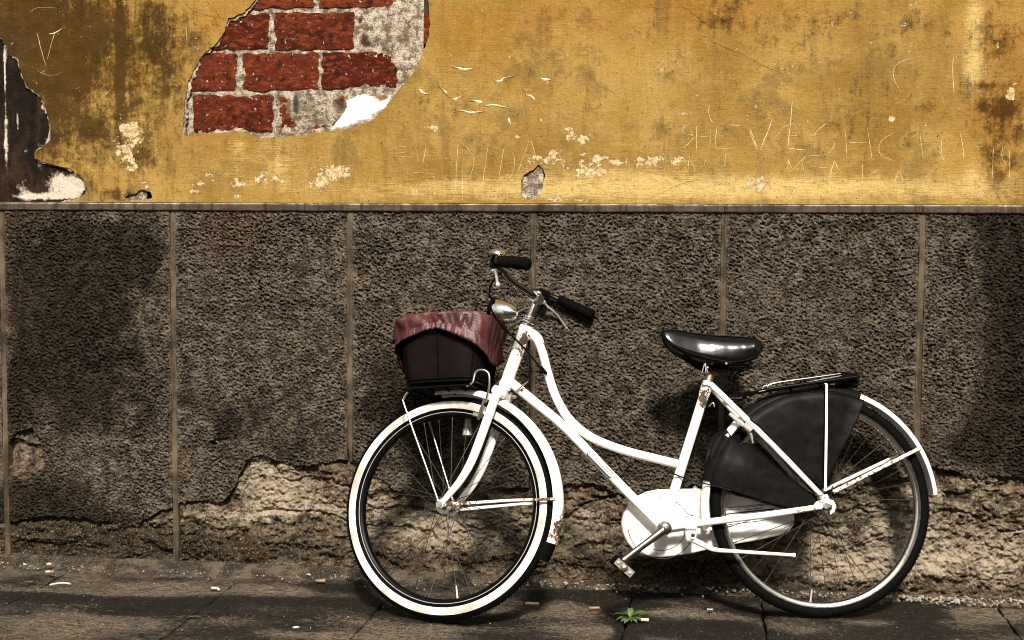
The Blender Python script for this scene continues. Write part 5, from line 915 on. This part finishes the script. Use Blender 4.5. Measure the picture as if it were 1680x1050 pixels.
sp.tube([V((0.9407,-0.0000,0.6665)) + V((0, -.030, .004)), V((0.9407,-0.0000,0.6665)) + V((0, .030, .004))], .0026, 8); sp.tube([V((0.8953,-0.0550,0.6418)) + V((0, 0, .004)), V((1.1374,-0.0550,0.6877)) + V((0, 0, .004))], .0018, 6); sp.build('spring_clamp', MAT['chrome'], carrier)
lp = MB(); q = V((1.1709,-0.0000,0.6826)); Rl = Matrix.Rotation(math.radians(8), 3, 'Y'); lp.box(q, (.052, .075, .042), Rl, .007); tail = lp.build('tail_lamp', MAT['black'], bike)
MB().lathe(q + Rl @ V((.025, 0, 0)), (1, 0, .1), [(0, .018), (.004, .017), (.007, .010), (.008, .001)], 18).build('reflector', MAT['red_leaf'], tail)
stv = MB()
for s in (-1, 1): stv.tube([V((1.0909,-0.0000,0.6736)) + V((-.004, s * .046, .001)), V((1.0925,-0.0000,0.6664)) + V((0, s * .060, 0)), V((1.0874,-0.0000,0.5486)) + V((0, s * .064, 0)), V((1.0787,-0.0000,0.3610)) + V((0, s * .066, 0))], .0040, 8)
wear(stv.build('carrier_stay', MAT['white'], bike), [], .2)
rb = MB(); rb.tube([V((0.8140,-0.0300,0.5832)), V((0.8423,-0.0450,0.5544)), V((0.8710,-0.0500,0.5366))], [.005, .0075, .006], 8); rb.box(V((0.8612,-0.0550,0.5435)), (.028, .012, .018), Matrix.Rotation(math.radians(40), 3, 'Y'), .003); rb.tube([V((0.8500,-0.0500,0.5472)), V((0.8707,-0.0500,0.5226)), V((0.8766,-0.0450,0.4982))], [.005, .004, .003], 8)
for px in ((1234, 682), (1238, 687), (1242, 692)): pass
rb.build('rear_brake', MAT['alu'], bike)

# ================================================================== SMALL THINGS ON THE PAVEMENT
def butt(c, ang, L, r, mat, label, bend=0.0, tipmat=None, z=.003):
    c = V((c[0], c[1], z + r)); d = V((math.cos(ang), math.sin(ang), 0)); n = V((-d.y, d.x, 0)); P = [c - d * L / 2, c - d * L * .1 + n * bend * .6, c + n * bend, c + d * L / 2 - n * bend]
    root = empty('cigarette_end', label, 'cigarette end', tuple(c)); P = [p - c for p in P]
    MB().tube(P[:3], r, 10, smooth=3).build('paper_tube', mat, root); MB().tube([P[2], P[3]], r * 1.03, 10).build('filter', tipmat or mat, root); root['group'] = 'cigarette ends dropped on the pavement'; return root
butt((-1.1614,-0.2514), -.25, .030, .0040, MAT['paper'], 'white bent cigarette end on the slab joint left of the front wheel', .006)
butt((-1.7411,-0.1680), .15, .026, .0040, MAT['paper'], 'tan cigarette end lying in the sand near the far left of the wall', 0, MAT['tan'], .012)
butt((-0.8674,-0.1190), .1, .030, .0040, MAT['tan'], 'brown cigarette end just left of the front tyre at the edge of the sand', 0, MAT['tan'], .006)
butt((-0.1801,-0.2704), .05, .040, .0042, MAT['pink'], 'pale pinkish cigarette end between the front wheel and the pedal', 0, MAT['paper'])
butt((0.1586,-0.3944), -.1, .022, .0045, MAT['pink'], 'short pinkish cigarette end touching the green weed', 0, MAT['paper'])
butt((0.0057,-0.2880), .2, .030, .0038, MAT['tan'], 'dull brown cigarette end on the slab left of the weed', 0, MAT['tan'])
def scrap(c, w, h, ang, label, mat='paper', seed=0, z=.004):
    rg = random.Random(seed); root_v = []; n = 9; V0 = []; 
    for i in range(n):
        a = 2 * math.pi * i / n + rg.uniform(-.2, .2); V0.append((math.cos(a) * w * rg.uniform(.6, 1), math.sin(a) * h * rg.uniform(.6, 1), rg.uniform(.001, .006)))
    mb = MB(); mb.add(V0 + [(0, 0, .006)] + [(x, y, zz - .0012) for x, y, zz in V0] + [(0, 0, .0048)], [(i, (i + 1) % n, n) for i in range(n)] + [((i + 1) % n + n + 1, i + n + 1, 2 * n + 1) for i in range(n)] + [(i, i + n + 1, (i + 1) % n + n + 1, (i + 1) % n) for i in range(n)])
    o = mb.build('paper_scrap', MAT[mat], None, 20); o.location = (c[0], c[1], z); o.rotation_euler = (0, 0, ang); return tag(o, label, 'litter', 'scraps of litter on the pavement')
scrap((-1.7899,-0.0770), .010, .007, .3, 'white crumpled paper scrap in the sand at the wall foot, far left', seed=1, z=.016)
scrap((-1.8616,-0.0973), .007, .006, 1.3, 'small pale scrap beside the larger white one, far left', seed=2, z=.016)
scrap((-0.9634,-0.0149), .010, .008, .2, 'white paper crumb on the sand left of the front wheel, farther from the tyre', seed=3, z=.010)
scrap((-0.9270,-0.0496), .009, .006, .8, 'white paper crumb on the sand left of the front wheel, nearer the tyre', seed=4, z=.008)
scrap((0.3397,-0.2537), .012, .007, .1, 'white folded scrap on the dry slab below the kickstand', seed=5)
scrap((-0.7960,-0.6244), .012, .005, .2, 'pale torn sliver at the front edge of the pavement left of the front wheel', seed=6)
scrap((-1.1269,-0.5523), .045, .007, .25, 'long pale flattened scrap beside the slanting slab joint', 'sand', seed=7, z=.001)
o = scrap((-1.7670,-0.2673), .018, .009, .6, 'dark reddish dead leaf lying at the far left of the pavement', 'red_leaf', seed=8); o.name = 'dead_leaf'; o['category'] = 'leaf'; del o['group']
pr = MB(); c = V((*(-1.6545,-0.2795), .006)); P = [c + V((-.028, -.010, 0)), c + V((-.010, .004, .002)), c + V((.012, .012, .002)), c + V((.030, .013, 0))]; pr.tube(P, .0028, 8, smooth=5)
tag(pr.build('paper_straw', MAT['paper']), 'thin curved white straw lying on the dark slab at left', 'straw')
# gravel crumbs along the wall foot on the right, as loose stuff
gr = MB(); rg = random.Random(11)
def crumb(c, r):
    P = []; n = 5
    for (zz, q) in ((0, .8), (.55, 1.0), (1.0, .45)): P.append([(c[0] + r * q * rg.uniform(.7, 1.2) * math.cos(2 * math.pi * k / n + zz), c[1] + r * q * rg.uniform(.7, 1.2) * math.sin(2 * math.pi * k / n + zz), c[2] + r * zz) for k in range(n)])
    gr.loft(P)
for i in range(420):
    u = rg.uniform(-.4, 1) ; x = rg.uniform(-.3, 1.6) if i % 3 else rg.gauss(1.02, .12); y = -abs(rg.gauss(0, .035)) - .002; crumb((x, max(y, -.12), .008 - .006 * min(1, -y / .1)), rg.uniform(.0018, .0065) * (1.4 if rg.random() < .06 else 1))
for i in range(260): crumb((rg.uniform(-2.0, -.3), -abs(rg.gauss(0, .06)) - .01, .006), rg.uniform(.0012, .0038))
for i in range(260): crumb((rg.uniform(-1.9, 1.3), rg.uniform(-.75, -.12), -.004), rg.uniform(.0010, .0026))
tag(gr.build('gravel_crumbs', MAT['gravel'], None, 20), kind='stuff')
# weed in the joint
weed = empty('weed', 'small green weed with toothed leaves growing from the slab joint', 'plant', (*(0.1160,-0.3757), -.004)); weed['label'] = 'small green weed with toothed leaves growing from the slab joint'
rg = random.Random(3)
for i, (az, L, lift) in enumerate(((175, .052, .35), (200, .040, .2), (150, .034, .6), (95, .036, .9), (70, .026, 1.0), (10, .056, .45), (-25, .040, .2), (-55, .034, .15), (-110, .040, .1), (-135, .034, .15), (120, .022, .8), (40, .026, .7), (-80, .024, .3), (185, .026, .7), (-5, .03, .6))):
    a = math.radians(az); d = V((math.cos(a), math.sin(a), 0)); n = V((-d.y, d.x, 0)); rings = []; m = 9
    for k in range(m + 1):
        t = k / m; w = .0100 * (math.sin(math.pi * min(1, t * .92 + .06)) ** .8) * (L / .045) * (1.25 if k % 2 else .75) + .0006; zc = .010 + L * lift * math.sin(t * 2.2) * .8 - .010 * t * t
        c = d * (L * t); rings.append([tuple(c - n * w + V((0, 0, zc + .0022))), tuple(c + V((0, 0, zc))), tuple(c + n * w + V((0, 0, zc + .0022))), tuple(c + V((0, 0, zc - .0010)))])
    MB().loft(rings).build('leaf', MAT['leaf'], weed, 60)
